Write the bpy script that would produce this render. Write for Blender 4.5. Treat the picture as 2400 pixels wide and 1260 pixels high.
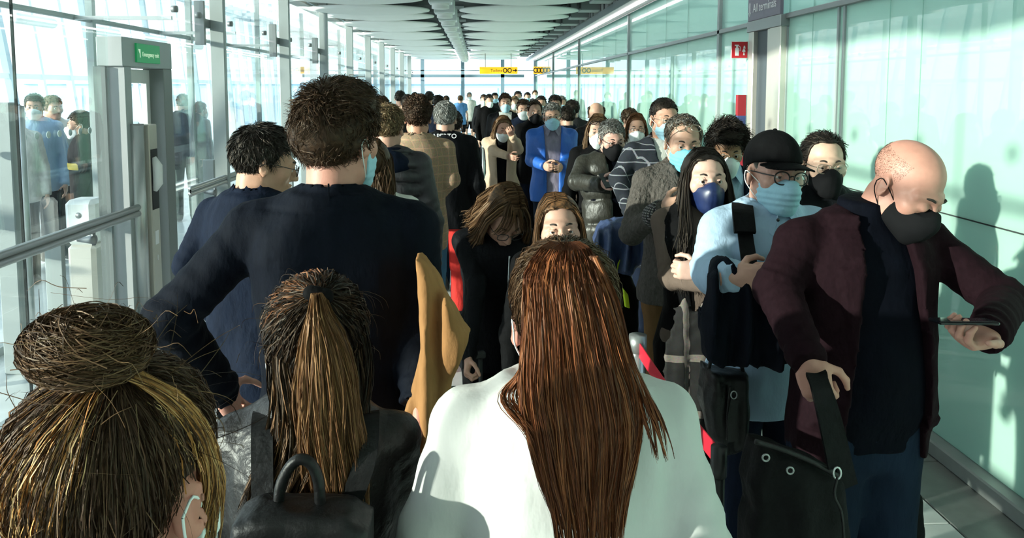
import bpy, math, random
import numpy as np
from mathutils import Vector, Matrix

# ------------------------------------------------------------------ camera, sky, sun, exposure
sc = bpy.context.scene
for _o in list(bpy.data.objects):
    bpy.data.objects.remove(_o)
FW, FH, FOC = 2400.0, 1260.0, 1800.0
PPX, PPY = 1200.0, 360.0                 # principal point of the (cropped) photograph
PITCH = math.radians(4.76)
YAW = math.radians(2.6)
CAM = np.array([0.0, 0.0, 1.85])
cd = bpy.data.cameras.new('camera')
cam = bpy.data.objects.new('camera', cd)
sc.collection.objects.link(cam)
cam.location = CAM
cam.rotation_euler = (math.pi / 2 - PITCH, 0, -YAW)
cd.sensor_width = 36.0
cd.sensor_fit = 'HORIZONTAL'
cd.lens = FOC / FW * 36.0
cd.shift_x = (FW / 2 - PPX) / FW
cd.shift_y = -(FH / 2 - PPY) / FW
cd.clip_start = 0.02
cd.clip_end = 600
sc.camera = cam

world = bpy.data.worlds.new('sky')
sc.world = world
world.use_nodes = True
wn, wl = world.node_tree.nodes, world.node_tree.links
wn.clear()
w_out = wn.new('ShaderNodeOutputWorld')
w_bg = wn.new('ShaderNodeBackground')
w_tc = wn.new('ShaderNodeTexCoord')
w_sep = wn.new('ShaderNodeSeparateXYZ')
w_ramp = wn.new('ShaderNodeValToRGB')
wl.new(w_tc.outputs['Generated'], w_sep.inputs[0])
wl.new(w_sep.outputs['Z'], w_ramp.inputs[0])
wl.new(w_ramp.outputs[0], w_bg.inputs[0])
wl.new(w_bg.outputs[0], w_out.inputs[0])
_e = w_ramp.color_ramp.elements
_e[0].position, _e[0].color = 0.0, (0.96, 0.985, 1.0, 1)
_e[1].position, _e[1].color = 0.9, (0.66, 0.82, 1.0, 1)
w_bg.inputs[1].default_value = 1.35

sun_d = bpy.data.lights.new('sun', 'SUN')
sun = bpy.data.objects.new('sun', sun_d)
sc.collection.objects.link(sun)
SUN_FROM = Vector((-1.0, -0.40, 0.195)).normalized()
sun.rotation_euler = SUN_FROM.to_track_quat('Z', 'Y').to_euler()
sun_d.energy = 5.6
sun_d.color = (1.0, 0.93, 0.82)
sun_d.angle = math.radians(0.9)

sc.view_settings.view_transform = 'Standard'
sc.view_settings.look = 'None'
sc.view_settings.gamma = 1.0
sc.view_settings.use_curve_mapping = False
sc.view_settings.exposure = 0.95
sc.cycles.max_bounces = 8
sc.cycles.diffuse_bounces = 6
sc.cycles.glossy_bounces = 4
sc.cycles.transmission_bounces = 6
sc.cycles.transparent_max_bounces = 32
sc.cycles.caustics_reflective = False
sc.cycles.caustics_refractive = False
sc.cycles.sample_clamp_indirect = 6.0

_cp, _sp, _cy, _sy = math.cos(PITCH), math.sin(PITCH), math.cos(YAW), math.sin(YAW)
def ray(px, py):
    u, v = (px - PPX) / FOC, -(py - PPY) / FOC
    fy, fz = _cp + v * _sp, -_sp + v * _cp          # pitched down
    return np.array([u * _cy + fy * _sy, -u * _sy + fy * _cy, fz])
def W(px, py, Y):
    """the point at distance Y along the hall that the pixel looks at"""
    d = ray(px, py)
    return CAM + d * (Y / d[1])
def WX(px, py, X):
    d = ray(px, py)
    return CAM + d * (X / d[0])

# ------------------------------------------------------------------ materials
MATS = {}
def nmat(name):
    m = bpy.data.materials.new(name)
    m.use_nodes = True
    m.node_tree.nodes.clear()
    return m, m.node_tree.nodes, m.node_tree.links
def mat(name, col, rough=0.6, metal=0.0, spec=0.5, nz=0.0, nscale=40.0, bump=0.0, bscale=60.0, sheen=0.0, coat=0.0,
        stretch=(1, 1, 1), emit=0.0, weave=0.0, sss=0.0, alpha=1.0):
    if name in MATS:
        return MATS[name]
    m, n, l = nmat(name)
    out = n.new('ShaderNodeOutputMaterial')
    b = n.new('ShaderNodeBsdfPrincipled')
    l.new(b.outputs[0], out.inputs[0])
    b.inputs['Base Color'].default_value = (*col, 1)
    b.inputs['Roughness'].default_value = rough
    b.inputs['Metallic'].default_value = metal
    b.inputs['Specular IOR Level'].default_value = spec
    b.inputs['Sheen Weight'].default_value = sheen
    b.inputs['Coat Weight'].default_value = coat
    b.inputs['Alpha'].default_value = alpha
    if sss:
        b.inputs['Subsurface Weight'].default_value = sss
        b.inputs['Subsurface Radius'].default_value = (0.012, 0.005, 0.003)
        b.inputs['Subsurface Scale'].default_value = 0.6
    if emit:
        b.inputs['Emission Color'].default_value = (*col, 1)
        b.inputs['Emission Strength'].default_value = emit
    if nz or bump:
        tc = n.new('ShaderNodeTexCoord')
        mp = n.new('ShaderNodeMapping')
        mp.inputs['Scale'].default_value = stretch
        l.new(tc.outputs['Object'], mp.inputs[0])
    if nz:
        t = n.new('ShaderNodeTexNoise')
        t.inputs['Scale'].default_value = nscale
        t.inputs['Detail'].default_value = 4
        l.new(mp.outputs[0], t.inputs['Vector'])
        r = n.new('ShaderNodeValToRGB')
        r.color_ramp.elements[0].position = 0.25
        r.color_ramp.elements[1].position = 0.75
        r.color_ramp.elements[0].color = (*[max(0, c * (1 - nz)) for c in col], 1)
        r.color_ramp.elements[1].color = (*[min(1, c * (1 + nz)) for c in col], 1)
        l.new(t.outputs['Fac'], r.inputs[0])
        l.new(r.outputs[0], b.inputs['Base Color'])
    if bump:
        t2 = n.new('ShaderNodeTexNoise')
        t2.inputs['Scale'].default_value = bscale
        t2.inputs['Detail'].default_value = 5
        l.new(mp.outputs[0], t2.inputs['Vector'])
        bp = n.new('ShaderNodeBump')
        bp.inputs['Strength'].default_value = bump
        bp.inputs['Distance'].default_value = 0.02
        l.new(t2.outputs['Fac'], bp.inputs['Height'])
        l.new(bp.outputs[0], b.inputs['Normal'])
    MATS[name] = m
    return m
def glass(name, tint, refl=0.9, ior=1.5, haze=0.0, hazecol=(0.8, 0.95, 0.9)):
    """architectural glass: tinted see-through pane with a Fresnel mirror coat (thin, so it does not bend light)"""
    if name in MATS:
        return MATS[name]
    m, n, l = nmat(name)
    out = n.new('ShaderNodeOutputMaterial')
    tr = n.new('ShaderNodeBsdfTransparent')
    tr.inputs[0].default_value = (*tint, 1)
    gl = n.new('ShaderNodeBsdfGlossy')
    gl.inputs['Roughness'].default_value = 0.0
    gl.inputs[0].default_value = (refl, refl, refl, 1)
    fr = n.new('ShaderNodeFresnel')
    ge = n.new('ShaderNodeNewGeometry')          # same Fresnel from either face of the pane
    mi = n.new('ShaderNodeMix'); mi.data_type = 'FLOAT'
    mi.inputs[2].default_value = ior; mi.inputs[3].default_value = 1.0 / ior
    l.new(ge.outputs['Backfacing'], mi.inputs[0])
    l.new(mi.outputs[0], fr.inputs[0])
    mx = n.new('ShaderNodeMixShader')
    l.new(fr.outputs[0], mx.inputs[0])
    base = tr.outputs[0]
    if haze:
        df = n.new('ShaderNodeBsdfDiffuse')
        df.inputs[0].default_value = (*hazecol, 1)
        tl = n.new('ShaderNodeBsdfTranslucent')
        tl.inputs[0].default_value = (*hazecol, 1)
        m1 = n.new('ShaderNodeMixShader')
        m1.inputs[0].default_value = 0.5
        l.new(df.outputs[0], m1.inputs[1]); l.new(tl.outputs[0], m1.inputs[2])
        m2 = n.new('ShaderNodeMixShader')
        m2.inputs[0].default_value = haze
        l.new(tr.outputs[0], m2.inputs[1]); l.new(m1.outputs[0], m2.inputs[2])
        base = m2.outputs[0]
    l.new(base, mx.inputs[1])
    l.new(gl.outputs[0], mx.inputs[2])
    l.new(mx.outputs[0], out.inputs[0])
    MATS[name] = m
    return m
def hairmat(name, rough=0.5, spec=0.28):
    """hair colour comes from the strand's own colour attribute"""
    if name in MATS:
        return MATS[name]
    m, n, l = nmat(name)
    out = n.new('ShaderNodeOutputMaterial')
    b = n.new('ShaderNodeBsdfPrincipled')
    a = n.new('ShaderNodeAttribute')
    a.attribute_name = 'Col'
    l.new(a.outputs['Color'], b.inputs['Base Color'])
    b.inputs['Roughness'].default_value = rough
    b.inputs['Specular IOR Level'].default_value = spec
    b.inputs['Specular Tint'].default_value = (1.0, .80, .62, 1)
    l.new(b.outputs[0], out.inputs[0])
    MATS[name] = m
    return m

# ------------------------------------------------------------------ objects
COL = sc.collection
def empty(name, loc=(0, 0, 0), rz=0.0, label=None, cat=None, group=None, kind=None, parent=None):
    o = bpy.data.objects.new(name, None)
    COL.objects.link(o)
    o.location = loc
    o.rotation_euler = (0, 0, rz)
    o.empty_display_size = 0.1
    if parent: o.parent = parent
    tag(o, label, cat, group, kind)
    return o
def tag(o, label=None, cat=None, group=None, kind=None):
    if label: o['label'] = label
    if cat: o['category'] = cat
    if group: o['group'] = group
    if kind: o['kind'] = kind
    return o
def link(name, me, parent=None, loc=None, rot=None):
    o = bpy.data.objects.new(name, me)
    COL.objects.link(o)
    if parent: o.parent = parent
    if loc is not None: o.location = loc
    if rot is not None: o.rotation_euler = rot
    return o
def npmesh(name, V, Q=None, T=None, mats=(), colors=None, smooth=True, midx=None):
    me = bpy.data.meshes.new(name)
    V = np.asarray(V, np.float32)
    nq = 0 if Q is None else len(Q)
    nt = 0 if T is None else len(T)
    me.vertices.add(len(V))
    me.vertices.foreach_set('co', V.ravel())
    li = []
    if nq: li.append(np.asarray(Q, np.int32).ravel())
    if nt: li.append(np.asarray(T, np.int32).ravel())
    li = np.concatenate(li) if li else np.zeros(0, np.int32)
    me.loops.add(len(li))
    me.loops.foreach_set('vertex_index', li)
    me.polygons.add(nq + nt)
    tot = np.concatenate([np.full(nq, 4, np.int32), np.full(nt, 3, np.int32)])
    st = np.concatenate([[0], np.cumsum(tot)[:-1]]).astype(np.int32) if len(tot) else tot
    me.polygons.foreach_set('loop_start', st)
    if smooth:
        me.polygons.foreach_set('use_smooth', np.ones(nq + nt, bool))
    if midx is not None:
        me.polygons.foreach_set('material_index', np.asarray(midx, np.int32))
    if colors is not None:
        ca = me.color_attributes.new('Col', 'FLOAT_COLOR', 'POINT')
        c4 = np.ones((len(V), 4), np.float32)
        c4[:, :3] = colors
        ca.data.foreach_set('color', c4.ravel())
    for m in mats: me.materials.append(m)
    me.update(calc_edges=True)
    return me

class MB:
    """collects simple shapes into one mesh"""
    def __init__(s): s.V = []; s.F = []; s.n = 0; s.sm = []
    def raw(s, V, F, smooth=False):
        V = np.asarray(V, float)
        s.V.append(V)
        for f in F:
            s.F.append([i + s.n for i in f]); s.sm.append(smooth)
        s.n += len(V)
        return s
    def box(s, lo, hi, bev=0.0):
        x0, y0, z0 = lo; x1, y1, z1 = hi
        if bev <= 0:
            V = [(x, y, z) for x in (x0, x1) for y in (y0, y1) for z in (z0, z1)]
            F = [(0, 1, 3, 2), (4, 6, 7, 5), (0, 4, 5, 1), (2, 3, 7, 6), (0, 2, 6, 4), (1, 5, 7, 3)]
            return s.raw(V, F)
        b = min(bev, (x1 - x0) * .45, (y1 - y0) * .45, (z1 - z0) * .45)
        xs, ys = (x0, x1), (y0, y1)
        def ring(z, d):
            return [(x0 + d, y0, z), (x1 - d, y0, z), (x1, y0 + d, z), (x1, y1 - d, z), (x1 - d, y1, z), (x0 + d, y1, z), (x0, y1 - d, z), (x0, y0 + d, z)]
        def ins(z):
            return [(x0 + b, y0 + b, z), (x1 - b, y0 + b, z), (x1 - b, y0 + b, z), (x1 - b, y1 - b, z), (x1 - b, y1 - b, z), (x0 + b, y1 - b, z), (x0 + b, y1 - b, z), (x0 + b, y0 + b, z)]
        V = ins(z0) + ring(z0 + b, b) + ring(z1 - b, b) + ins(z1)
        F = []
        for r in range(3):
            for i in range(8):
                j = (i + 1) % 8
                F.append((r * 8 + i, r * 8 + j, (r + 1) * 8 + j, (r + 1) * 8 + i))
        F.append(tuple(reversed(range(8)))); F.append(tuple(range(24, 32)))
        return s.raw(V, F)
    def tube(s, pts, r, n=10, closed=False, cap=True):
        pts = [Vector(p) for p in pts]
        rs = r if isinstance(r, (list, tuple)) else [r] * len(pts)
        m = len(pts); V = []; prev = None
        for i, p in enumerate(pts):
            a = pts[(i - 1) % m] if (closed or i > 0) else p
            b = pts[(i + 1) % m] if (closed or i < m - 1) else p
            t = (b - a)
            t = t.normalized() if t.length > 1e-9 else Vector((0, 0, 1))
            if prev is None:
                up = Vector((0, 0, 1)) if abs(t.z) < 0.9 else Vector((1, 0, 0))
                u = t.cross(up).normalized()
            else:
                u = (prev - t * prev.dot(t))
                u = u.normalized() if u.length > 1e-6 else t.orthogonal().normalized()
            prev = u; w = t.cross(u)
            for k in range(n):
                an = 2 * math.pi * k / n
                V.append(p + (u * math.cos(an) + w * math.sin(an)) * rs[i])
        F = []
        for i in range(m if closed else m - 1):
            j = (i + 1) % m
            for k in range(n):
                q = (k + 1) % n
                F.append((i * n + k, i * n + q, j * n + q, j * n + k))
        if cap and not closed:
            F.append(tuple(reversed(range(n)))); F.append(tuple(range((m - 1) * n, m * n)))
        return s.raw(V, F, True)
    def disc_lens(s, c, rx, ry, th, n=40, rings=6):
        """shallow lens: flat top, bulging underside"""
        V = [(c[0], c[1], c[2] - th)]; F = []
        for r in range(1, rings + 1):
            q = r / rings
            for k in range(n):
                a = 2 * math.pi * k / n
                V.append((c[0] + rx * q * math.cos(a), c[1] + ry * q * math.sin(a), c[2] - th * (1 - q ** 2.4)))
        top = len(V)
        for k in range(n):
            a = 2 * math.pi * k / n
            V.append((c[0] + rx * math.cos(a), c[1] + ry * math.sin(a), c[2] + 0.02))
        for k in range(n):
            j = (k + 1) % n
            F.append((0, 1 + j, 1 + k))
            for r in range(rings - 1):
                F.append((1 + r * n + k, 1 + r * n + j, 1 + (r + 1) * n + j, 1 + (r + 1) * n + k))
            F.append((1 + (rings - 1) * n + k, 1 + (rings - 1) * n + j, top + j, top + k))
        F.append(tuple(range(top, top + n)))
        return s.raw(V, F, True)
    def prism(s, poly, ext):
        """polygon (3d points) pushed along ext"""
        n = len(poly); e = np.asarray(ext, float)
        P = [np.asarray(p, float) for p in poly]
        V = P + [p + e for p in P]
        F = [tuple(reversed(range(n))), tuple(range(n, 2 * n))]
        for i in range(n):
            j = (i + 1) % n
            F.append((i, j, n + j, n + i))
        return s.raw(V, F)
    def ribbon(s, pts, wid, th, side):
        """flat strap with thickness along pts; side = width direction"""
        pts = [Vector(p) for p in pts]; m = len(pts); V = []
        for i, p in enumerate(pts):
            t = (pts[min(m - 1, i + 1)] - pts[max(0, i - 1)]).normalized()
            sd = Vector(side[i] if isinstance(side[0], (list, tuple, Vector, np.ndarray)) else side)
            sd = (sd - t * sd.dot(t)).normalized()
            nn = t.cross(sd)
            for a, b in ((-1, -1), (1, -1), (1, 1), (-1, 1)):
                V.append(p + sd * (a * wid / 2) + nn * (b * th / 2))
        F = []
        for i in range(m - 1):
            for k in range(4):
                q = (k + 1) % 4
                F.append((i * 4 + k, i * 4 + q, i * 4 + 4 + q, i * 4 + 4 + k))
        F.append((3, 2, 1, 0)); F.append(tuple(range(4 * m - 4, 4 * m)))
        return s.raw(V, F)
    def mesh(s, name, m):
        me = bpy.data.meshes.new(name)
        V = np.concatenate(s.V)
        me.from_pydata([tuple(v) for v in V], [], s.F)
        me.polygons.foreach_set('use_smooth', np.array(s.sm, bool))
        me.materials.append(m)
        me.update()
        return me
    def build(s, name, m, parent=None, loc=None, rot=None):
        return link(name, s.mesh(name, m), parent, loc, rot)
def text_mesh(name, body, size, m, ext=0.001):
    cu = bpy.data.curves.new(name, 'FONT')
    cu.body = body; cu.size = size; cu.extrude = ext; cu.resolution_u = 3
    cu.align_x = 'CENTER'; cu.align_y = 'CENTER'
    o = bpy.data.objects.new(name, cu)
    COL.objects.link(o)
    dg = bpy.context.evaluated_depsgraph_get()
    me = bpy.data.meshes.new_from_object(o.evaluated_get(dg))
    bpy.data.objects.remove(o)
    bpy.data.curves.remove(cu)
    me.name = name
    me.materials.clear(); me.materials.append(m)
    return me
# ------------------------------------------------------------------ the hall
XR, XL, YE, ZC = 2.36, -2.52, 31.0, 3.05
Y0 = -12.0
M_TILE = [mat('stone_tile_%d' % i, c, 0.22, 0, 0.5, 0.08, 9, 0.02, 30) for i, c in enumerate(((.66, .68, .66), (.62, .64, .63), (.69, .70, .68)))]
M_GROUT = mat('grout', (.30, .31, .30), 0.8)
M_BORDER = mat('border_stone', (.20, .21, .20), 0.35, 0, .5, .15, 14)
M_STEEL = mat('brushed_steel', (.52, .54, .54), 0.32, 0.85, .5, .06, 30, stretch=(30, 30, 1))
M_STEELD = mat('satin_steel_dark', (.30, .31, .31), 0.4, 0.7)
M_POST = mat('grey_paint', (.36, .40, .40), 0.45, 0.1, .5, .04, 6)
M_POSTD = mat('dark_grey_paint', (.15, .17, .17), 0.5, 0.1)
M_BEIGE = mat('warm_steel', (.58, .55, .49), 0.35, 0.45, .5, .05, 20, stretch=(20, 20, 1))
M_WHITE = mat('white_paint', (.82, .84, .82), 0.5)
M_OFFW = mat('ceiling_white', (.95, .93, .90), 0.75, 0, .3, .02, 5)
M_PINK = mat('tray_white', (.86, .78, .79), 0.5)
M_DECK = mat('dark_deck', (.10, .11, .11), 0.8, 0, .3, .3, 4)
M_DARK = mat('black_gap', (.015, .016, .018), 0.6)
M_SEAL = mat('black_seal', (.03, .035, .035), 0.6)
M_BLUEF = mat('blue_grey_frame', (.20, .29, .36), 0.5)
G_LEFT = glass('clear_green_glass', (.94, .987, .975), 0.95, 1.5)
G_LEFT2 = glass('outer_glass', (.965, .993, .99), 0.9, 1.45)
G_RIGHT = glass('frosted_mint_glass', (.52, .76, .70), 0.95, 1.55, 0.86, (.62, .85, .755))
G_TOP = glass('mint_glass_top', (.52, .75, .69), 0.95, 1.7, 0.62, (.60, .80, .73))
G_END = glass('end_glass', (.88, .96, .98), 0.8, 1.4)

# floor: slab + tiles (their own pieces) + darker border along the glass
fl = MB().box((XL - 6.2, Y0, -0.25), (XR + 0.25, YE + 0.4, -0.012)).build('floor', M_GROUT)
tag(fl, kind='structure')
TW = 0.78
tile_meshes = []
for k in range(3):
    b = MB().box((0.003, 0.003, -0.02), (TW - 0.003, TW - 0.003, 0.0), 0.004)
    tile_meshes.append(b.mesh('tile', M_TILE[k]))
rt = random.Random(5)
x_in = XR - 0.34
nx = 6
for j in range(43):
    for i in range(nx):
        link('tile', tile_meshes[rt.randrange(3)], fl, (x_in - (i + 1) * TW, -2.4 + j * TW, rt.uniform(-.0012, 0)))
bm_ = MB().box((0.003, 0.003, -0.02), (0.32, 1.2 - 0.003, 0.0), 0.004).mesh('border_tile', M_BORDER)
for j in range(28):
    link('border_tile', bm_, fl, (x_in, -2.4 + j * 1.2, 0))
b = MB().box((XL - 6.1, Y0 + .1, -0.02), (x_in - nx * TW - .004, YE, 0.0))
o = b.build('side_paving', M_TILE[0], fl)

# right wall: kerb, panes in three rows, transom rail, beam
kerb = MB().box((XR - 0.07, Y0, 0), (XR + 0.08, YE, 0.08), 0.008).build('wall_right', mat('kerb_stone', (.30, .32, .31), .4, 0, .5, .1, 10))
tag(kerb, kind='structure')
ys = [-12.0, -10.0, -8.0, -6.0, -4.4, -2.9, -1.7, -.5, .7, 1.9, 2.9, 4.01, 4.335, 4.9, 5.35, 5.78]
ys2 = [6.48, 7.40, 8.6, 9.6, 10.7, 11.9, 13.1, 14.4, 15.8, 17.6, 19.5, 21.5, 23.8, 26.2, 28.6, 31.0]
for seq in (ys, ys2):
    for a, c in zip(seq[:-1], seq[1:]):
        for z0, z1, g in ((0.085, 1.222, G_RIGHT), (1.23, 2.385, G_RIGHT), (2.425, ZC + .02, G_TOP)):
            MB().box((XR, a + .005, z0), (XR + .02, c - .005, z1)).build('glass_pane', g, kerb)
MB().box((XR, 5.785, 2.425), (XR + .02, 6.475, ZC + .02)).build('glass_pane', G_TOP, kerb)
for z0, z1 in ((1.222, 1.23), ):
    MB().box((XR + .004, Y0, z0), (XR + .017, YE, z1)).build('pane_joint', M_SEAL, kerb)
MB().box((XR - .03, Y0, 2.385), (XR + .05, YE, 2.425), .004).build('transom_rail', M_STEELD, kerb)
for y in (5.78, 4.87, 4.95):
    MB().box((XR - .012, y - .012, .1), (XR + .03, y + .012, 2.39)).build('mullion', M_POST, kerb)
for y in (7.40, 11.9, 17.75, 23.8):
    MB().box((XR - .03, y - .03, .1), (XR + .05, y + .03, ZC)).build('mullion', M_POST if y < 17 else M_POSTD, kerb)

MB().box((XR + 1.5, Y0, -.3), (XR + 1.65, YE, 2.6)).build('light_block_right', mat('block_right_grey', (.34, .37, .36), .9), kerb)  # added wall, cuts the outdoor light glowing through the frosted panes
MB().box((XR + .1, Y0, -.3), (XR + 1.5, YE, -.02)).build('outer_gutter', M_BORDER, kerb)

# doorway portal in the right wall
Yp0, Yp1 = 5.78, 6.47
do = empty('door_1', (XR, Yp0, 0), kind='structure')
def lp(b, name, m):
    return b.build(name, m, do)
MB().box((-.06, 0.0, 0), (.26, .22, 2.36), .006).build('door_post', M_BEIGE, do)
MB().box((-.045, .22, 0), (.26, .30, 2.36)).build('door_post', M_BEIGE, do)
MB().box((-.02, .30, 0), (.26, .58, 2.36)).build('door_slot', mat('slot_blue_grey', (.07, .085, .10), .5), do)
MB().box((-.06, .58, 0), (.26, .69, 2.36), .006).build('door_post', M_BEIGE, do)
MB().box((-.07, -.02, 2.33), (.26, .71, 2.42), .004).build('door_header', M_STEELD, do)

# sign above the doorway
M_PURP = mat('purple_sign', (.20, .18, .23), .45)
M_SIGNW = mat('sign_white', (.85, .85, .87), .5)
sg = empty('wall_sign', (XR - .05, Yp0 + .345, 2.42), label='purple-grey direction sign above the doorway reading All terminals', cat='sign')
MB().box((-.02, -.345, 0.0), (.01, .345, .50), .004).build('sign_panel', M_PURP, sg)
ro = (math.pi / 2, 0, -math.pi / 2)
me = text_mesh('lettering', 'All terminals', .098, M_SIGNW); link('lettering', me, sg, (-.023, -.03, .095), ro)
me = text_mesh('lettering', 'Flights', .098, M_SIGNW); link('lettering', me, sg, (-.023, .10, .245), ro)
b = MB(); b.box((-.024, .29, .05), (-.02, .302, .15)); b.prism([(-.024, .27, .07), (-.024, .322, .07), (-.024, .296, .035)], (.004, 0, 0)); b.build('arrow', M_SIGNW, sg)

# fire sign sticking out of the wall
M_RED = mat('sign_red', (.55, .02, .03), .45)
fs = empty('fire_sign', W(1733, 117, 6.62), label='red fire extinguisher sign beside the doorway', cat='sign')
MB().box((-.074, -.006, -.074), (.074, .006, .074), .003).build('sign_border', mat('sign_pale', (.85, .80, .75), .5), fs)
MB().box((-.069, -.0085, -.069), (.069, -.006, .069)).build('sign_panel', M_RED, fs)
b = MB(); b.box((-.04, -.0105, -.05), (-.008, -.0085, .018)); b.box((-.032, -.0105, .018), (-.016, -.0085, .034)); b.box((-.045, -.0105, .034), (-.01, -.0085, .044)); b.tube([(-.012, -.0095, .036), (.004, -.0095, .025), (.002, -.0095, -.01)], .003, 6)
b.build('extinguisher_symbol', M_SIGNW, fs)
b = MB()
for i, (a, c) in enumerate(((.03, .045), (.022, .05), (.03, .05))):
    b.prism([(a, -.0105, -.045 + i * .028), (c, -.0105, -.045 + i * .028), (c - .004, -.0105, -.025 + i * .028), ((a + c) / 2 - .003, -.0105, -.018 + i * .028), (a + .003, -.0105, -.03 + i * .028)], (0, .002, 0))
b.build('flame_symbol', M_SIGNW, fs)
MB().box((.074, -.006, -.01), (XR - fs.location.x, .006, .01)).build('sign_arm', M_STEELD, fs)
# fire point below it
fp = empty('fire_point_board', W(1736, 365, 6.60) * np.array([1, 1, 0]), label='tall narrow red and blue fire point board beside the doorway', cat='board')
zt = W(1740, 222, 6.60)[2]
for i, (c, z0, z1) in enumerate((((.33, .02, .03), zt - .18, zt), ((.06, .08, .22), zt - .42, zt - .18), ((.45, .03, .05), zt - .75, zt - .42), ((.55, .30, .38), zt - .9, zt - .75), ((.45, .02, .04), zt - 1.3, zt - .9))):
    MB().box((-.045, -.03, z0), (.025, .03, z1)).build('board_panel', mat('board_%d' % i, c, .5), fp)
for i, (c, z0, z1) in enumerate((((.8, .85, .9), zt - .3, zt), ((.25, .5, .75), zt - .55, zt - .3), ((.85, .45, .55), zt - .8, zt - .55))):
    MB().box((.027, -.025, z0), (.058, .02, z1)).build('leaflet', mat('leaflet_%d' % i, c, .5), fp)
MB().box((-.05, -.035, 0), (.06, .035, .05)).build('base', M_STEELD, fp)
MB().box((-.02, -.01, .05), (.06, .02, zt - 1.29)).build('stand_post', M_STEELD, fp)

# ceiling: deck, discs, services
ce = MB().box((XL - .35, Y0, ZC + .42), (XR + .25, YE + .2, ZC + .5)).build('ceiling', M_DECK)
tag(ce, kind='structure')
rx, ry, sp = .93, .70, 1.30
dm = MB().disc_lens((0, 0, 0), rx, ry, .05, 48, 6).mesh('ceiling_disc', M_OFFW)
for xc in (-1.66, .66):
    for i in range(33):
        link('ceiling_disc', dm, ce, (xc, -11.3 + i * sp, ZC + (.05 if i % 2 else .02)))
# closing soffit beyond the discs' outer edge
MB().box((XL - .35, Y0, ZC + .12), (XL - .12, YE, ZC + .42)).build('edge_beam', M_OFFW, ce)
MB().box((XR - .02, Y0, ZC + .02), (XR + .2, YE, ZC + .42)).build('edge_beam', M_OFFW, ce)
# spot light boxes in the dark gap
bx = MB(); bx.box((-.15, -.15, -.06), (.15, .15, .14), .012); bm1 = bx.mesh('lamp_box', M_WHITE)
bx = MB(); bx.tube([(0, 0, -.12), (0, 0, -.05)], .115, 20); bm2 = bx.mesh('lamp_rim', M_OFFW)
bx = MB(); bx.box((-.02, -.02, .16), (.02, .02, .46)); bm3 = bx.mesh('hanger', M_STEELD)
bx = MB(); bx.box((-.24, -.3, .30), (.24, .3, .33)); bm4 = bx.mesh('service_plate', mat('service_grey', (.22, .24, .24), .6))
for i in range(25):
    y = -1.55 + i * sp
    r = empty('ceiling_lamp', (-.47, y, ZC - .03), label='white box spotlight hanging in the gap between the two rows of ceiling discs', cat='lamp', group='box spotlights along the ceiling gap')
    for nm, m_ in (('lamp_box', bm1), ('lamp_rim', bm2), ('hanger', bm3), ('service_plate', bm4)):
        link(nm, m_, r)
# box housings right of the discs
bx = MB(); bx.box((-.16, -.2, 0), (.16, .2, .36), .01); hm = bx.mesh('ceiling_box', mat('service_box_grey', (.36, .38, .38), .6))
bx = MB(); bx.box((-.02, -.16, .03), (.0, .16, .30)); hm2 = bx.mesh('service_grille', M_DECK)
for i in range(25):
    r = empty('service_box', (1.80, -1.9 + i * sp, ZC + .05), label='grey service box at the outer edge of the ceiling discs', cat='box', group='service boxes along the ceiling')
    link('housing', hm, r); link('grille', hm2, r, (-.16, 0, 0))
# light tray along the right wall
tr = empty('light_tray', (2.135, Y0, ZC - .05), label='long pinkish white light tray running along the ceiling by the right glass wall', cat='light')
MB().box((-.155, 0, 0), (.155, YE - Y0, .05), .006).build('tray_channel', M_PINK, tr)
MB().box((-.168, 0, -.012), (-.155, YE - Y0, .09)).build('tray_lip', M_STEELD, tr)
MB().box((.155, 0, -.012), (.168, YE - Y0, .09)).build('tray_lip', M_STEELD, tr)
MB().tube([(0, .1, -.012), (0, YE - Y0 - .1, -.012)], .016, 8).build('tube_lamp', mat('tube_white', (.9, .86, .86), .4, emit=5.0), tr)
hb = MB().box((-.012, -.02, .05), (.012, .02, .46)).mesh('hanger', M_WHITE)
for i in range(28):
    link('hanger', hb, tr, (-.06, .6 + i * 1.2, 0)); link('hanger', hb, tr, (.07, .6 + i * 1.2, 0))

# left wall: sill, posts, panes, brackets
wl_ = MB().box((XL - .06, Y0, 0), (XL + .06, 5.38, .06)).box((XL - .06, 6.34, 0), (XL + .06, YE, .06)).build('wall_left', M_POST)
tag(wl_, kind='structure')
ysl = [-12.0, -9.6, -7.2, -5.0, -2.9, -1.4, 0.2, 1.7, 3.1, 4.33, 5.40]
ysr = [6.33, 7.42, 9.95, 12.45, 14.95, 17.45, 19.95, 22.5, 25.2, 28.0, 31.0]
for seq in (ysl, ysr):
    for a, c in zip(seq[:-1], seq[1:]):
        MB().box((XL - .008, a + .006, .06), (XL + .008, c - .006, 2.43)).build('glass_pane', G_LEFT, wl_)
        MB().box((XL - .008, a + .006, 2.45), (XL + .008, c - .006, ZC + .1)).build('glass_pane', G_LEFT, wl_)
        for q in (.25, .75):
            MB().tube([(XL - .02, a + (c - a) * q, 2.52), (XL + .025, a + (c - a) * q, 2.52)], .028, 14).build('glass_fitting', M_STEELD, wl_)
for y in ysl[1:-1]:
    MB().box((XL - .006, y - .006, .06), (XL + .006, y + .006, ZC + .1)).build('pane_joint', M_SEAL, wl_)
MB().box((XL - .008, 5.41, 2.23), (XL + .008, 6.32, ZC + .1)).build('glass_pane', G_LEFT, wl_)
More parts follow.
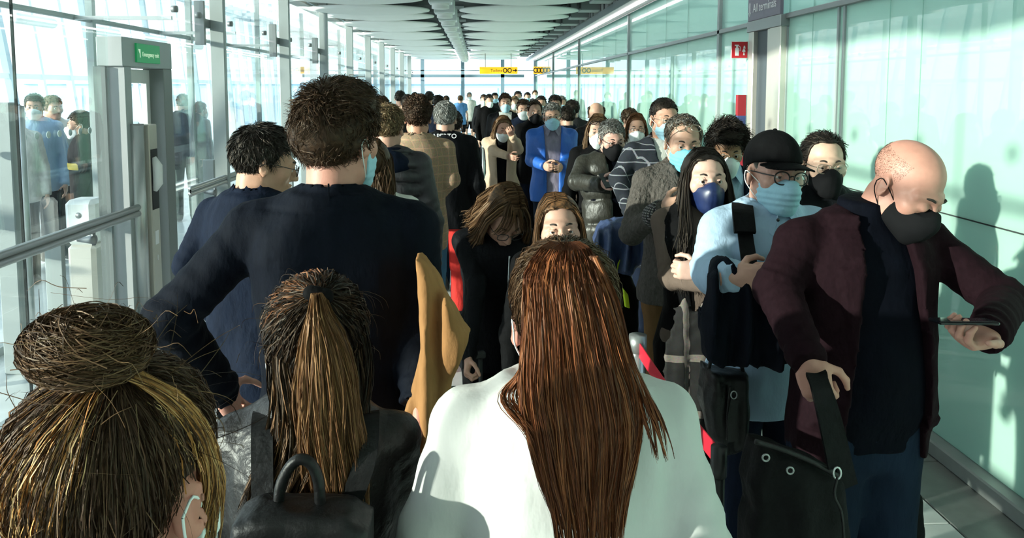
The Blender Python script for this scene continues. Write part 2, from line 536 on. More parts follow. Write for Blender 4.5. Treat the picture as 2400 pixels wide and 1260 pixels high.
for y in (7.42, 9.95, 12.45, 14.95, 17.45, 19.95, 22.5, 25.2, 28.0):
    MB().box((XL + .02, y - .035, 0), (XL + .15, y + .035, ZC + .4), .006).build('post', M_POST, wl_)
    if y < 13:
        b = MB(); b.box((XL - .05, y - .17, 2.42), (XL + .03, y - .03, 2.50)); b.box((XL - .06, y - .20, 2.26), (XL + .03, y - .165, 2.66), .004)
        b.build('clamp_bracket', M_STEELD, wl_)
# glass fins and cross bars behind (second skin)
XO = -3.35
sk = MB().box((XO - .03, Y0, 0), (XO + .03, YE, .06)).build('wall_left_outer', M_POST); tag(sk, kind='structure')
for a, c in zip([-12.0, .5, 2.6, 4.7, 6.9, 9.2, 12.0, 15.0, 19.0, 24.0], [.5, 2.6, 4.7, 6.9, 9.2, 12.0, 15.0, 19.0, 24.0, 31.0]):
    MB().box((XO - .008, a + .01, .06), (XO + .008, c - .01, 3.2)).build('glass_pane', G_LEFT2, sk)
    MB().box((XO - .03, c - .03, 0), (XO + .03, c + .03, 3.3)).build('mullion', M_POST, sk)
for y in (3.6, 4.8, 6.6, 8.3, 10.6):
    MB().box((XO, y - .006, 2.46), (XL - .02, y + .006, 2.95)).build('glass_fin', G_LEFT2, sk)
    MB().box((XO, y - .015, 2.43), (XL - .02, y + .015, 2.46)).build('fin_rail', M_STEEL, sk)
MB().box((XO - .02, Y0, 2.43), (XO + .02, YE, 2.47)).build('transom', M_POST, sk)
for z in (1.02,):
    MB().tube([(XO + .09, 2.2, z), (XO + .09, 5.6, z)], .022, 10).build('rail', M_STEEL, sk)
# manifestation dots on the outer skin
dtm = MB().tube([(0, 0, 0), (.004, 0, 0)], .028, 14).mesh('dot', mat('etched_dot', (.45, .55, .53), .6))
for i in range(26):
    y = 3.9 + i * .16
    link('dot', dtm, sk, (XO + .009, y, 1.50)); 

# emergency door portal on the left
pd = empty('door_2', (XL, 5.45, 0), kind='structure')
hd = MB().box((-.09, -.02, 2.01), (.09, .83, 2.215), .006).build('door_header', M_POST, pd)
MB().box((-.09, 0, 0), (.09, .10, 2.01), .004).build('door_post', M_POST, pd)
MB().box((-.11, -.03, 0), (-.03, .0, 2.01)).build('door_post_edge', M_POSTD, pd)
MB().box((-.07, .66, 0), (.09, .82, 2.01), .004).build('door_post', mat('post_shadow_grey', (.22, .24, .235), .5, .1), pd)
dl = MB().box((-.06, .10, 1.90), (-.02, .66, 2.0)).box((-.06, .10, .03), (-.02, .16, 1.9)).box((-.06, .60, .03), (-.02, .66, 1.9)).build('door_frame', M_WHITE, pd)
MB().box((-.045, .16, .03), (-.035, .60, 1.9)).build('door_glass', G_LEFT2, pd)
# green sign on the header
gs = MB().box((-.014, .0, 0), (.006, .40, .135), .002).build('emergency_sign', mat('sign_green', (.015, .30, .10), .4, emit=.15), None, (XL + .098, 5.62, 2.045))
tag(gs, 'green sign with pale lettering on the grey door header', 'sign')
M_SIGNP = mat('sign_pale_green', (.75, .92, .70), .5, emit=.2)
me = text_mesh('lettering', 'Emergency exit', .046, M_SIGNP); link('lettering', me, gs, (.0075, .23, .06), (math.pi / 2, 0, math.pi / 2))
b = MB(); b.prism([(.0065, .055, .095), (.0065, .02, .095), (.0065, .045, .06), (.0065, .045, .035), (.0065, .055, .035)], (.0015, 0, 0)); b.build('arrow', M_SIGNP, gs)
# round post with slot and card reader
cp = empty('access_post', (XL + .09, 5.56, 0), label='round grey steel post with a black slot and card reader', cat='post')
b = MB(); b.tube([(0, 0, 0), (0, 0, 1.60)], .062, 26); b.build('column', M_STEEL, cp)
MB().tube([(0, 0, 1.60), (0, 0, 1.608)], .062, 26).build('column_cap', M_STEELD, cp)
MB().box((-.06, .06, 0), (.075, .20, 1.60), .006).build('housing', M_BEIGE, cp)
MB().box((.0755, .075, .98), (.079, .185, 1.42)).build('slot', M_DARK, cp)
b = MB(); b.tube([(.08, .11, 1.12), (.105, .11, 1.17), (.105, .11, 1.30), (.08, .11, 1.36)], [.02, .035, .035, .02], 12); b.build('reader', M_WHITE, cp)
MB().box((.0755, .10, .72), (.078, .16, .82)).build('notice', M_SIGNW, cp)
MB().box((.0755, .125, .60), (.078, .135, .64)).build('key_slot', M_SIGNW, cp)

# handrails
def handrail(y0, y1, brk, label):
    h = empty('handrail', (XL + .12, y0, 0), label=label, cat='handrail')
    L = y1 - y0
    for dz in (-.022, .022):
        MB().tube([(0, 0, 1.0 + dz), (0, L, 1.0 + dz)], .022, 14).build('rail', M_STEEL, h)
    MB().box((-.006, .0, .985), (.006, L, 1.015)).build('web', M_STEELD, h)
    for y in brk:
        MB().tube([(-.10, y - y0, .915), (-.02, y - y0, .915), (.01, y - y0, .915)], [.012, .026, .03], 12).build('bracket', M_STEELD, h)
        MB().tube([(0, y - y0, .88), (0, y - y0, .97)], .012, 10).build('bracket_pin', M_STEELD, h)
    return h
h1 = handrail(.6, 5.50, (1.2, 2.6, 3.85, 4.86), 'steel handrail ending at the round access post')
h2 = handrail(6.5, 14.5, (7.1, 8.9, 10.9, 12.9), 'steel handrail beyond the emergency door')
for y in (.9, 2.2, 3.45, 4.60, 7.25, 9.2, 11.2, 13.2):
    p = MB().box((-.05, -.02, 0), (.05, .02, .98 if y != 7.25 else 1.2), .004).build('rail_post', M_POST, None, (XL + .02, y, 0))
    tag(p, 'flat grey post carrying the left handrail', 'post', 'flat posts under the left handrails')
# things in the lobby behind the left glass
tp = MB().box((-.06, -.04, 0), (.06, .04, 1.77), .006).build('lobby_post', M_POST, None, (-3.02, 5.05, 0)); tag(tp, 'tall flat grey post behind the left glass', 'post')
tp = MB().tube([(0, 0, 0), (0, 0, 1.75)], .026, 12).build('lobby_pole', M_STEEL, None, (-2.86, 4.95, 0)); tag(tp, 'thin shiny pole behind the left glass', 'pole')
wc = empty('white_cabinet', (-3.15, 6.28, 0), label='white rounded cabinet standing behind the left glass', cat='cabinet')
MB().box((-.11, -.12, 0), (.11, .12, .62), .03).build('body', M_BEIGE, wc)
MB().box((-.115, -.125, .62), (.115, .125, .98), .035).build('upper_body', M_WHITE, wc)
MB().tube([(.0, -.127, .86), (.0, -.12, .86)], .024, 14).build('lock', M_STEELD, wc)
MB().tube([(-.1, -.128, .73), (-.03, -.13, .72), (.03, -.13, .74), (.1, -.128, .735)], .005, 6).build('groove', M_STEELD, wc)
for k in range(2):
    dk = empty('lobby_counter', (-6.2, 6.2 + k * 3.2, 0), label=('nearer' if k == 0 else 'farther') + ' pale counter in the lobby behind the left glass', cat='counter')
    MB().box((-.3, -1.1, 0), (.3, 1.1, .92), .01).build('body', M_TILE[2], dk)
    MB().box((-.36, -1.15, .92), (.36, 1.15, .97), .01).build('top', M_STEELD, dk)
    MB().box((.3, -1.05, .35), (.31, 1.05, .55)).build('band', M_POSTD, dk)

# outer left facade with slanted mullions
fa = MB().box((-8.66, Y0, 0), (-8.5, YE, .25)).build('wall_left_facade', M_WHITE); tag(fa, kind='structure')
M_BLW = mat('pale_blue_white', (.72, .78, .84), .5)
M_BLG = mat('pale_blue_grey', (.38, .46, .54), .5)
r_ = random.Random(3)
for i in range(30):
    y = 3.5 + i * 1.05
    th = r_.uniform(.05, .12)
    b = MB()
    b.prism([(-8.5, y + .95, .2), (-8.5, y + .95 + th, .2), (-8.5, y - .55 + th, 6.2), (-8.5, y - .55, 6.2)], (-.12, 0, 0))
    b.build('slanted_mullion', M_BLG if i % 3 == 1 else M_BLW, fa)
for z in (2.05, 4.4):
    MB().box((-8.6, Y0, z), (-8.52, YE, z + .10)).build('facade_rail', M_BLW, fa)
for i in range(9):
    MB().tube([(-7.4, 8 + i * 2.4, 3.0), (-7.4, 9.1 + i * 2.4, 3.0)], .09, 12).build('facade_tube', M_WHITE, fa)
for i in range(14):
    MB().box((-8.55, 3.4 + i * 2.1, 4.5), (XL - .35, 3.46 + i * 2.1, 4.62)).build('roof_rib', M_BLW, fa)

wb = MB().box((XL - .4, Y0 - .15, 0), (XR + .3, Y0, ZC + .5)).build('light_block_back', mat('block_back_grey', (.30, .32, .32), .8)); tag(wb, kind='structure')  # added unseen wall, shuts out daylight from behind the camera
# end wall
ew = MB().box((XL - 3, YE + .05, 0), (XR + 3, YE + .2, .1)).build('wall_far', M_BLUEF); tag(ew, kind='structure')
for x in (-2.62, -2.18, -.57, 1.03, 2.36):
    MB().box((x - .07, YE, 0), (x + .07, YE + .16, ZC + .5)).build('mullion', M_BLUEF, ew)
MB().box((XL - 3, YE, 2.34), (1.9, YE + .12, 2.46)).build('transom', M_BLUEF, ew)
MB().box((XL - 3, YE, 2.60), (XR + 3, YE + .06, 2.64)).build('transom', M_BLG, ew)
for a, c in ((-5.5, -2.62), (-2.62, -.57), (-.57, 1.03), (1.03, 2.36)):
    for z0, z1 in ((.1, 2.34), (2.46, 3.5)):
        MB().box((a + .07, YE + .05, z0), (c - .07, YE + .06, z1)).build('glass_pane', G_END, ew)
fb = empty('far_building', (0, 70, -6), label='long pale blue glazed building beyond the far end windows', cat='building')
MB().box((-40, 0, 0), (30, 6, 8.35)).build('wall', mat('far_blue', (.42, .58, .72), .5), fb)
MB().box((-40.2, -.3, 8.35), (30.2, 6.2, 8.75)).build('roof', mat('far_roof', (.62, .72, .80), .5), fb)
wp = MB().box((0, -.06, 0), (3.0, -.005, 3.0)).mesh('window', mat('far_window', (.55, .72, .85), .3))
for i in range(20):
    link('window', wp, fb, (-38 + i * 3.35, 0, 5.0))
gr = MB().box((-150, -60, -6.3), (150, 200, -6.0)).build('ground', mat('apron_concrete', (.62, .64, .63), .9, 0, .3, .1, .3)); tag(gr, kind='structure')

# yellow hanging signs
M_YEL = mat('sign_yellow', (.80, .42, .01), .45, emit=.55)
M_INK = mat('sign_ink', (.02, .02, .02), .5)
def ysign(px0, px1, py0, py1, Y, label, txt, icons, rz=0, hz=.03):
    p0 = W((px0 + px1) / 2, (py0 + py1) / 2, Y)
    wd = (W(px1, py0, Y) - W(px0, py0, Y))[0]; ht = (W(px0, py0, Y) - W(px0, py1, Y))[2]
    s = empty('hanging_sign', p0, rz, label=label, cat='sign')
    MB().box((-wd / 2, -.04, -ht / 2), (wd / 2, .04, ht / 2), .008).build('sign_panel', M_YEL, s)
    for q in (-.35, .33):
        MB().tube([(q * wd, 0, ht / 2), (q * wd, 0, ZC - p0[2] + hz)], .012, 8).build('hanger', M_STEELD, s)
    if txt:
        me = text_mesh('lettering', txt, ht * .62, M_INK); link('lettering', me, s, (-.06 * wd if icons else 0, -.042, -.01), (math.pi / 2, 0, 0))
    for x in icons:
        pts = [(x * wd + ht * .26 * math.cos(a * math.pi / 8), -.043, ht * .30 * math.sin(a * math.pi / 8)) for a in range(16)]
        MB().tube(pts, ht * .075, 6, closed=True).build('toilet_symbol', M_INK, s)
    if icons and txt:
        b = MB(); b.box((.37 * wd, -.044, -.018), (.46 * wd, -.04, .018)); b.prism([(.44 * wd, -.044, .06), (.44 * wd, -.044, -.06), (.49 * wd, -.044, 0)], (0, .004, 0)); b.build('arrow', M_INK, s)
    return s
ysign(1124, 1213, 157, 173, 26, 'yellow hanging sign reading Toilets with an arrow', 'Toilets', (.17, .29))
ysign(1250, 1276, 156, 173, 28, 'short yellow hanging sign near the right glass at the far end', None, (-.3, -.02, .27), hz=-.06)

# queue barrier posts
bp1 = MB().tube([(0, 0, .02), (0, 0, .93)], .026, 12).mesh('post', M_STEEL)
bp2 = MB().tube([(0, 0, 0), (0, 0, .02), (0, 0, .035)], [.16, .16, .03], 20).mesh('base', M_STEELD)
bp3 = MB().tube([(0, 0, .93), (0, 0, .99)], .032, 12).mesh('head', M_STEELD)
bpos = []
for px, Y, lb in ((1133, 12.0, 'slim steel barrier post farthest along the open lane'), (1150, 9.0, 'slim steel barrier post left of the person in the beige jacket'),
                  (1200, 6.4, 'steel barrier post right beside the black trousers of the beige jacket person'), (1221, 6.0, 'steel barrier post nearest the person in the blue jacket')):
    p = W(px, 210, Y)
    s = empty('barrier_post', (p[0], Y, 0), label=lb, cat='barrier post')
    link('post', bp1, s); link('base', bp2, s); link('head', bp3, s); bpos.append((p[0], Y))
def belt(i, j, lb):
    (x0, y0), (x1, y1) = bpos[i], bpos[j]
    b = MB(); b.ribbon([(x0 + (x1 - x0) * t, y0 + (y1 - y0) * t, .945 - .05 * math.sin(math.pi * t)) for t in np.linspace(0.06, .94, 9)], .05, .003, (0, 0, 1))
    tag(b.build('barrier_belt', mat('belt_grey', (.25, .26, .28), .7)), lb, 'belt')
belt(0, 1, 'grey barrier belt strung between the two far barrier posts')

# ------------------------------------------------------------------ soft shapes: distance fields meshed with surface nets
def axis(lo, hi, h, band=None):
    if band is None:
        return np.arange(lo, hi + h, h).astype(np.float32)
    b0, b1, hf = band
    b0, b1 = max(lo, b0), min(hi, b1)
    a = [np.arange(lo, b0 - hf * .5, h), np.arange(b0, b1, hf), np.arange(b1, hi + h, h)]
    return np.concatenate(a).astype(np.float32)
I3 = np.eye(3)
class Fld:
    def __init__(s, lo, hi, h, bands=None):
        bands = bands or [None] * 3
        s.x, s.y, s.z = [axis(lo[i], hi[i], h, bands[i]) for i in range(3)]
        s.f = np.full((len(s.x), len(s.y), len(s.z)), 0.5, np.float32)
        s.R = I3; s.o = np.zeros(3); s.sc = 1.0
    def frame(s, R=I3, o=(0, 0, 0), sc=1.0):
        s.R = np.asarray(R, float); s.o = np.asarray(o, float); s.sc = sc
        return s
    def add(s, fn, c, r, k=0.0, op='u'):
        """fn works in the current frame; c, r bound it there"""
        g = s.o + s.R @ (np.asarray(c, float) * s.sc)
        rr = (np.abs(s.R) @ np.broadcast_to(np.asarray(r, float), 3)) * s.sc if np.ndim(r) else np.full(3, r * s.sc)
        rr = rr + k + 0.035
        sl = []
        for ax, gc, q in ((s.x, g[0], rr[0]), (s.y, g[1], rr[1]), (s.z, g[2], rr[2])):
            a, b = np.searchsorted(ax, gc - q), np.searchsorted(ax, gc + q)
            if b <= a: return s
            sl.append(slice(a, b))
        X = s.x[sl[0]][:, None, None] - np.float32(s.o[0]); Y = s.y[sl[1]][None, :, None] - np.float32(s.o[1]); Z = s.z[sl[2]][None, None, :] - np.float32(s.o[2])
        if s.R is not I3:
            R = s.R.astype(np.float32)
            X, Y, Z = (R[0, 0] * X + R[1, 0] * Y + R[2, 0] * Z, R[0, 1] * X + R[1, 1] * Y + R[2, 1] * Z, R[0, 2] * X + R[1, 2] * Y + R[2, 2] * Z)
        if s.sc != 1.0:
            X, Y, Z = X / s.sc, Y / s.sc, Z / s.sc
        d = fn(X, Y, Z) * s.sc
        f = s.f[sl[0], sl[1], sl[2]]
        if op == 'u':
            if k > 0:
                h = np.maximum(k - np.abs(f - d), 0) / k
                f[...] = np.minimum(f, d) - h * h * k * .25
            else:
                f[...] = np.minimum(f, d)
        else:
            d = -d
            if k > 0:
                h = np.maximum(k - np.abs(f - d), 0) / k
                f[...] = np.maximum(f, d) + h * h * k * .25
            else:
                f[...] = np.maximum(f, d)
        return s
    def ell(s, c, r, k=0.0, op='u', R=None):
        r = np.broadcast_to(np.asarray(r, np.float32), 3); c = np.asarray(c, np.float32)
        Rm = None if R is None else np.asarray(R, np.float32)
        def fn(X, Y, Z):
            x, y, z = X - c[0], Y - c[1], Z - c[2]
            if Rm is not None:
                x, y, z = (Rm[0, 0] * x + Rm[1, 0] * y + Rm[2, 0] * z, Rm[0, 1] * x + Rm[1, 1] * y + Rm[2, 1] * z, Rm[0, 2] * x + Rm[1, 2] * y + Rm[2, 2] * z)
            k0 = np.sqrt((x / r[0]) ** 2 + (y / r[1]) ** 2 + (z / r[2]) ** 2)
            k1 = np.sqrt((x / r[0] ** 2) ** 2 + (y / r[1] ** 2) ** 2 + (z / r[2] ** 2) ** 2) + 1e-6
            return k0 * (k0 - 1) / k1
        return s.add(fn, c, float(r.max()) if R is not None else r, k, op)
    def cap(s, a, b, ra, rb=None, k=0.0, op='u', sq=(1, 1, 1), cut=None, fold=None):
        """tapered limb from a to b; sq squashes it per axis; cut = flat end this far past b"""
        rb = ra if rb is None else rb
        q = np.asarray(sq, np.float32)
        a = np.asarray(a, np.float32); b = np.asarray(b, np.float32)
        A, B = a / q, b / q; ba = B - A; L2 = float(ba @ ba) + 1e-9
        dirv = (b - a) / (np.linalg.norm(b - a) + 1e-9)
        def fn(X, Y, Z):
            x, y, z = X / q[0] - A[0], Y / q[1] - A[1], Z / q[2] - A[2]
            t = np.clip((x * ba[0] + y * ba[1] + z * ba[2]) / L2, 0, 1)
            d = np.sqrt((x - t * ba[0]) ** 2 + (y - t * ba[1]) ** 2 + (z - t * ba[2]) ** 2) - (ra + (rb - ra) * t)
            d = d * float(q.min())
            if fold is not None:
                am, nf, sdd, tc = fold
                w_ = np.maximum(np.exp(-((t - tc[0]) / .22) ** 2), np.exp(-((t - tc[-1]) / .22) ** 2)) * .8 + .2
                d = d + am * w_ * np.sin(6.283 * nf * t + 2.2 * np.sin(16 * X + sdd) + 2.0 * np.sin(19 * Y + 2 * sdd) + 1.3 * np.sin(23 * Z + sdd))
            if cut is not None:
                e = (X - b[0]) * dirv[0] + (Y - b[1]) * dirv[1] + (Z - b[2]) * dirv[2] - cut
                d = np.maximum(d, e)
            return d
        return s.add(fn, (a + b) / 2, np.abs(b - a) / 2 + max(ra, rb) * q, k, op)
    def prof(s, rows, k=0.0, op='u', p=2.0):
        """stack of rounded cross sections: z, rx, ry, cx, cy"""
        rows = np.asarray(rows, np.float32); zs = rows[:, 0]
        def fn(X, Y, Z):
            zz = np.clip(Z, zs[0], zs[-1])
            rx, ry, cx, cy = [np.interp(zz, zs, rows[:, i]).astype(np.float32) for i in (1, 2, 3, 4)]
            q = (np.abs((X - cx) / rx) ** p + np.abs((Y - cy) / ry) ** p) ** (1.0 / p)
            d = (q - 1) * np.minimum(rx, ry)
            e = np.maximum(zs[0] - Z, Z - zs[-1])
            return np.where(e > 0, np.sqrt(np.maximum(d, 0) ** 2 + e ** 2) + np.minimum(d, 0) * 0, np.maximum(d, e))
        c = ((rows[:, 3].min() + rows[:, 3].max()) / 2, (rows[:, 4].min() + rows[:, 4].max()) / 2, (zs[0] + zs[-1]) / 2)
        r = (rows[:, 1].max() + np.ptp(rows[:, 3]) / 2, rows[:, 2].max() + np.ptp(rows[:, 4]) / 2, (zs[-1] - zs[0]) / 2)
        return s.add(fn, c, r, k, op)
    def box(s, c, hs, rd=0.01, k=0.0, op='u', R=None):
        c = np.asarray(c, np.float32); hs = np.asarray(hs, np.float32)
        Rm = None if R is None else np.asarray(R, np.float32)
        def fn(X, Y, Z):
            x, y, z = X - c[0], Y - c[1], Z - c[2]
            if Rm is not None:
                x, y, z = (Rm[0, 0] * x + Rm[1, 0] * y + Rm[2, 0] * z, Rm[0, 1] * x + Rm[1, 1] * y + Rm[2, 1] * z, Rm[0, 2] * x + Rm[1, 2] * y + Rm[2, 2] * z)
            x, y, z = np.abs(x) - hs[0] + rd, np.abs(y) - hs[1] + rd, np.abs(z) - hs[2] + rd
            return np.sqrt(np.maximum(x, 0) ** 2 + np.maximum(y, 0) ** 2 + np.maximum(z, 0) ** 2) + np.minimum(np.maximum(x, np.maximum(y, z)), 0) - rd
        return s.add(fn, c, float(np.linalg.norm(hs)) if R is not None else hs, k, op)
    def coords(s):
        return s.x[:, None, None], s.y[None, :, None], s.z[None, None, :]
    def lcoords(s):
        """coords in the current frame"""
        X, Y, Z = s.x[:, None, None] - np.float32(s.o[0]), s.y[None, :, None] - np.float32(s.o[1]), s.z[None, None, :] - np.float32(s.o[2])
        R = s.R.astype(np.float32)
        return [(R[0, i] * X + R[1, i] * Y + R[2, i] * Z) / np.float32(s.sc) for i in range(3)]
    def wrinkle(s, amp, seed, freq=22.0, stretch=(1, 1, .6)):
        r = np.random.RandomState(seed)
        X, Y, Z = s.coords()
        n = np.zeros_like(s.f)
        for i in range(5):
            k = r.normal(size=3) * freq * (1 + .35 * i) * np.asarray(stretch) * .6
            n += (np.sin(k[0] * X + r.uniform(0, 6.3)) * np.sin(k[1] * Y + r.uniform(0, 6.3)) * np.sin(k[2] * Z + 1.5 * np.sin(.5 * k[0] * X + 2 * i) + r.uniform(0, 6.3))).astype(np.float32) / (1 + .3 * i)
        if amp > .0025:      # soft creases running diagonally across the cloth
            for i in range(3):
                k = r.normal(size=3) * freq * .55
                ph = k[0] * X + k[1] * Y + k[2] * Z + 1.6 * np.sin(freq * .30 * X + r.uniform(0, 6)) + 1.6 * np.sin(freq * .34 * Z + freq * .2 * Y + r.uniform(0, 6))
                msk = .5 + .5 * np.sin(freq * .22 * X + r.uniform(0, 6)) * np.sin(freq * .25 * Z + r.uniform(0, 6))
                n += (np.abs(np.sin(ph)) ** .6 - .7).astype(np.float32) * -1.0 * msk * -1.0 * .8
        s.f += amp * n
        return s
    def net(s):
        f = s.f
        f[0], f[-1], f[:, 0], f[:, -1], f[:, :, 0], f[:, :, -1] = .5, .5, .5, .5, .5, .5
        sg = f < 0
        cnt = np.zeros(tuple(n - 1 for n in f.shape), np.uint8)
        for a in (0, 1):
            for b in (0, 1):
                for c in (0, 1):
                    cnt += sg[a:a + cnt.shape[0], b:b + cnt.shape[1], c:c + cnt.shape[2]]
        act = (cnt > 0) & (cnt < 8)
        idx = np.flatnonzero(act)
        I, J, K = np.unravel_index(idx, cnt.shape)
        vid = np.full(cnt.shape, -1, np.int32)
        vid.ravel()[idx] = np.arange(len(idx))
        P = np.zeros((len(idx), 3)); N = np.zeros(len(idx))
        val = {}
        for a in (0, 1):
            for b in (0, 1):
                for c in (0, 1):
                    val[a, b, c] = f[I + a, J + b, K + c]
        xs = {0: s.x[I], 1: s.x[I + 1]}; ys = {0: s.y[J], 1: s.y[J + 1]}; zs = {0: s.z[K], 1: s.z[K + 1]}
        for ax in range(3):
            for u in (0, 1):
                for v in (0, 1):
                    c0 = [u, v]; c0.insert(ax, 0); c1 = [u, v]; c1.insert(ax, 1)
                    v0, v1 = val[tuple(c0)], val[tuple(c1)]
                    m = (v0 < 0) != (v1 < 0)
                    t = np.where(m, v0 / (v0 - v1 + 1e-12), 0)
                    p0 = np.stack([xs[c0[0]], ys[c0[1]], zs[c0[2]]], 1); p1 = np.stack([xs[c1[0]], ys[c1[1]], zs[c1[2]]], 1)
                    P += (p0 + (p1 - p0) * t[:, None]) * m[:, None]; N += m
        P /= np.maximum(N, 1)[:, None]
        Q = []
        e = sg[:-1, 1:-1, 1:-1] != sg[1:, 1:-1, 1:-1]
        i, j, k = np.nonzero(e); j += 1; k += 1
        q = np.stack([vid[i, j - 1, k - 1], vid[i, j, k - 1], vid[i, j, k], vid[i, j - 1, k]], 1)
        fl_ = ~sg[i, j, k]; q[fl_] = q[fl_][:, ::-1]; Q.append(q)
        e = sg[1:-1, :-1, 1:-1] != sg[1:-1, 1:, 1:-1]
        i, j, k = np.nonzero(e); i += 1; k += 1
        q = np.stack([vid[i - 1, j, k - 1], vid[i - 1, j, k], vid[i, j, k], vid[i, j, k - 1]], 1)
        fl_ = ~sg[i, j, k]; q[fl_] = q[fl_][:, ::-1]; Q.append(q)
        e = sg[1:-1, 1:-1, :-1] != sg[1:-1, 1:-1, 1:]
        i, j, k = np.nonzero(e); i += 1; j += 1
        q = np.stack([vid[i - 1, j - 1, k], vid[i, j - 1, k], vid[i, j, k], vid[i - 1, j, k]], 1)
        fl_ = ~sg[i, j, k]; q[fl_] = q[fl_][:, ::-1]; Q.append(q)
        return P, np.concatenate(Q)
def join(parts):
    V, Q, T, n = [], [], [], 0
    for p in parts:
        v, q = p[0], p[1]
        V.append(v)
        if q is not None and len(q): Q.append(q + n)
        if len(p) > 2 and p[2] is not None: T.append(p[2] + n)
        n += len(v)
    return np.concatenate(V), (np.concatenate(Q) if Q else None), (np.concatenate(T) if T else None)

# ------------------------------------------------------------------ strands of hair
def crom(C, m):
    """Catmull-Rom through control points C (N,K,3) -> (N,m,3)"""
    N, K, _ = C.shape
    E = np.concatenate([2 * C[:, :1] - C[:, 1:2], C, 2 * C[:, -1:] - C[:, -2:-1]], 1)
    u = np.linspace(0, K - 1 - 1e-6, m); i = u.astype(int); t = (u - i)[None, :, None]
    p0, p1, p2, p3 = E[:, i], E[:, i + 1], E[:, i + 2], E[:, i + 3]
    return .5 * ((2 * p1) + (p2 - p0) * t + (2 * p0 - 5 * p1 + 4 * p2 - p3) * t ** 2 + (3 * p1 - p0 - 3 * p2 + p3) * t ** 3)
def tubes(P, R, col, sides=3):
    """P (N,M,3) points, R (N,M) radii, col (N,3) or (N,M,3) -> verts, quads, colours"""
    N, M, _ = P.shape
    T = np.gradient(P, axis=1)
    T /= np.linalg.norm(T, axis=2, keepdims=True) + 1e-9
    ref = np.array([.35, .89, .29]); ref /= np.linalg.norm(ref)
    U = np.cross(T, ref); U /= np.linalg.norm(U, axis=2, keepdims=True) + 1e-6
    Wv = np.cross(T, U)
    if sides == 2:      # flat strand, turned at random about its own axis
        hsh = np.abs(np.sin(np.arange(N) * 12.9898 + P[:, 0, 0] * 78.233) * 43758.5453) % 1.0
        ph = ((hsh - .5) * 2.4)[:, None, None] + np.linspace(0, .8, M)[None, :, None] * (hsh[:, None, None] - .5)
        U = U * np.cos(ph) + Wv * np.sin(ph)
        V = np.stack([P - U * R[..., None], P + U * R[..., None]], 2)
        base = (np.arange(N)[:, None] * M + np.arange(M - 1)[None, :]) * 2
        Q = np.stack([base, base + 1, base + 3, base + 2], -1).reshape(-1, 4)
        col = np.asarray(col)
        if col.ndim == 2: col = np.repeat(col[:, None, :], M, 1)
        return V.reshape(-1, 3), Q, np.repeat(col[:, :, None, :], 2, 2).reshape(-1, 3)
    an = np.arange(sides) * 2 * math.pi / sides
    V = P[:, :, None, :] + R[:, :, None, None] * (U[:, :, None, :] * np.cos(an)[None, None, :, None] + Wv[:, :, None, :] * np.sin(an)[None, None, :, None])
    base = (np.arange(N)[:, None, None] * M + np.arange(M - 1)[None, :, None]) * sides
    k = np.arange(sides)[None, None, :]; k2 = (k + 1) % sides
    Q = np.stack([base + k, base + k2, base + sides + k2, base + sides + k], -1).reshape(-1, 4)
    col = np.asarray(col)
    if col.ndim == 2: col = np.repeat(col[:, None, :], M, 1)
    C = np.repeat(col[:, :, None, :], sides, 2).reshape(-1, 3)
    return V.reshape(-1, 3), Q, C
def taper(N, M, r0, tip=.25, rs=None):
    t = np.linspace(0, 1, M)
    base = (1 - (1 - tip) * t ** 2.2)
    rv = r0 * (1 if rs is None else rs.uniform(.7, 1.3, N)[:, None])
    return np.broadcast_to(base[None, :] * rv, (N, M))
def mixcol(rs, N, cols, wts=None, jit=.18):
    c = np.asarray(cols, float)
    i = rs.choice(len(c), N, p=None if wts is None else np.asarray(wts) / np.sum(wts))
    return np.clip(c[i] * (1 + rs.normal(size=(N, 1)) * jit), 0, 1)
EARTH = np.array([.076, .097, .083]); CC = np.array([0, .018, .042])    # skull radii and centre in head space
HL = {'male': ((0, 35, 60, 78, 95, 125, 180), (.072, .070, .048, -.012, .020, -.05, -.085)),
      'recede': ((0, 30, 55, 78, 95, 125, 180), (.098, .102, .085, -.005, .022, -.05, -.085)),
      'bald': ((0, 40, 75, 85, 100, 125, 180), (.30, .30, .045, -.01, .02, -.05, -.085)),
      'updo': ((0, 35, 60, 72, 104, 118, 140, 180), (.070, .066, .050, .036, .030, -.045, -.10, -.12)),
      'full': ((0, 35, 60, 80, 100, 125, 180), (.088, .076, .035, -.03, -.05, -.09, -.11))}
def hairline(x, y, kind):
    a = np.degrees(np.abs(np.arctan2(x, -(y - .005))))
    return np.interp(a, HL[kind][0], HL[kind][1])
def scalp_points(rs, n, t, kind, zmin=None):
    d = rs.normal(size=(n * 4, 3)); d /= np.linalg.norm(d, axis=1, keepdims=True)
    p = CC + d * (EARTH + np.asarray(t))
    ok = p[:, 2] > hairline(p[:, 0], p[:, 1], kind) + .004
    p, d = p[ok][:n], d[ok][:n]
    nn = d / (EARTH + np.asarray(t)); nn /= np.linalg.norm(nn, axis=1, keepdims=True)
    return p, nn

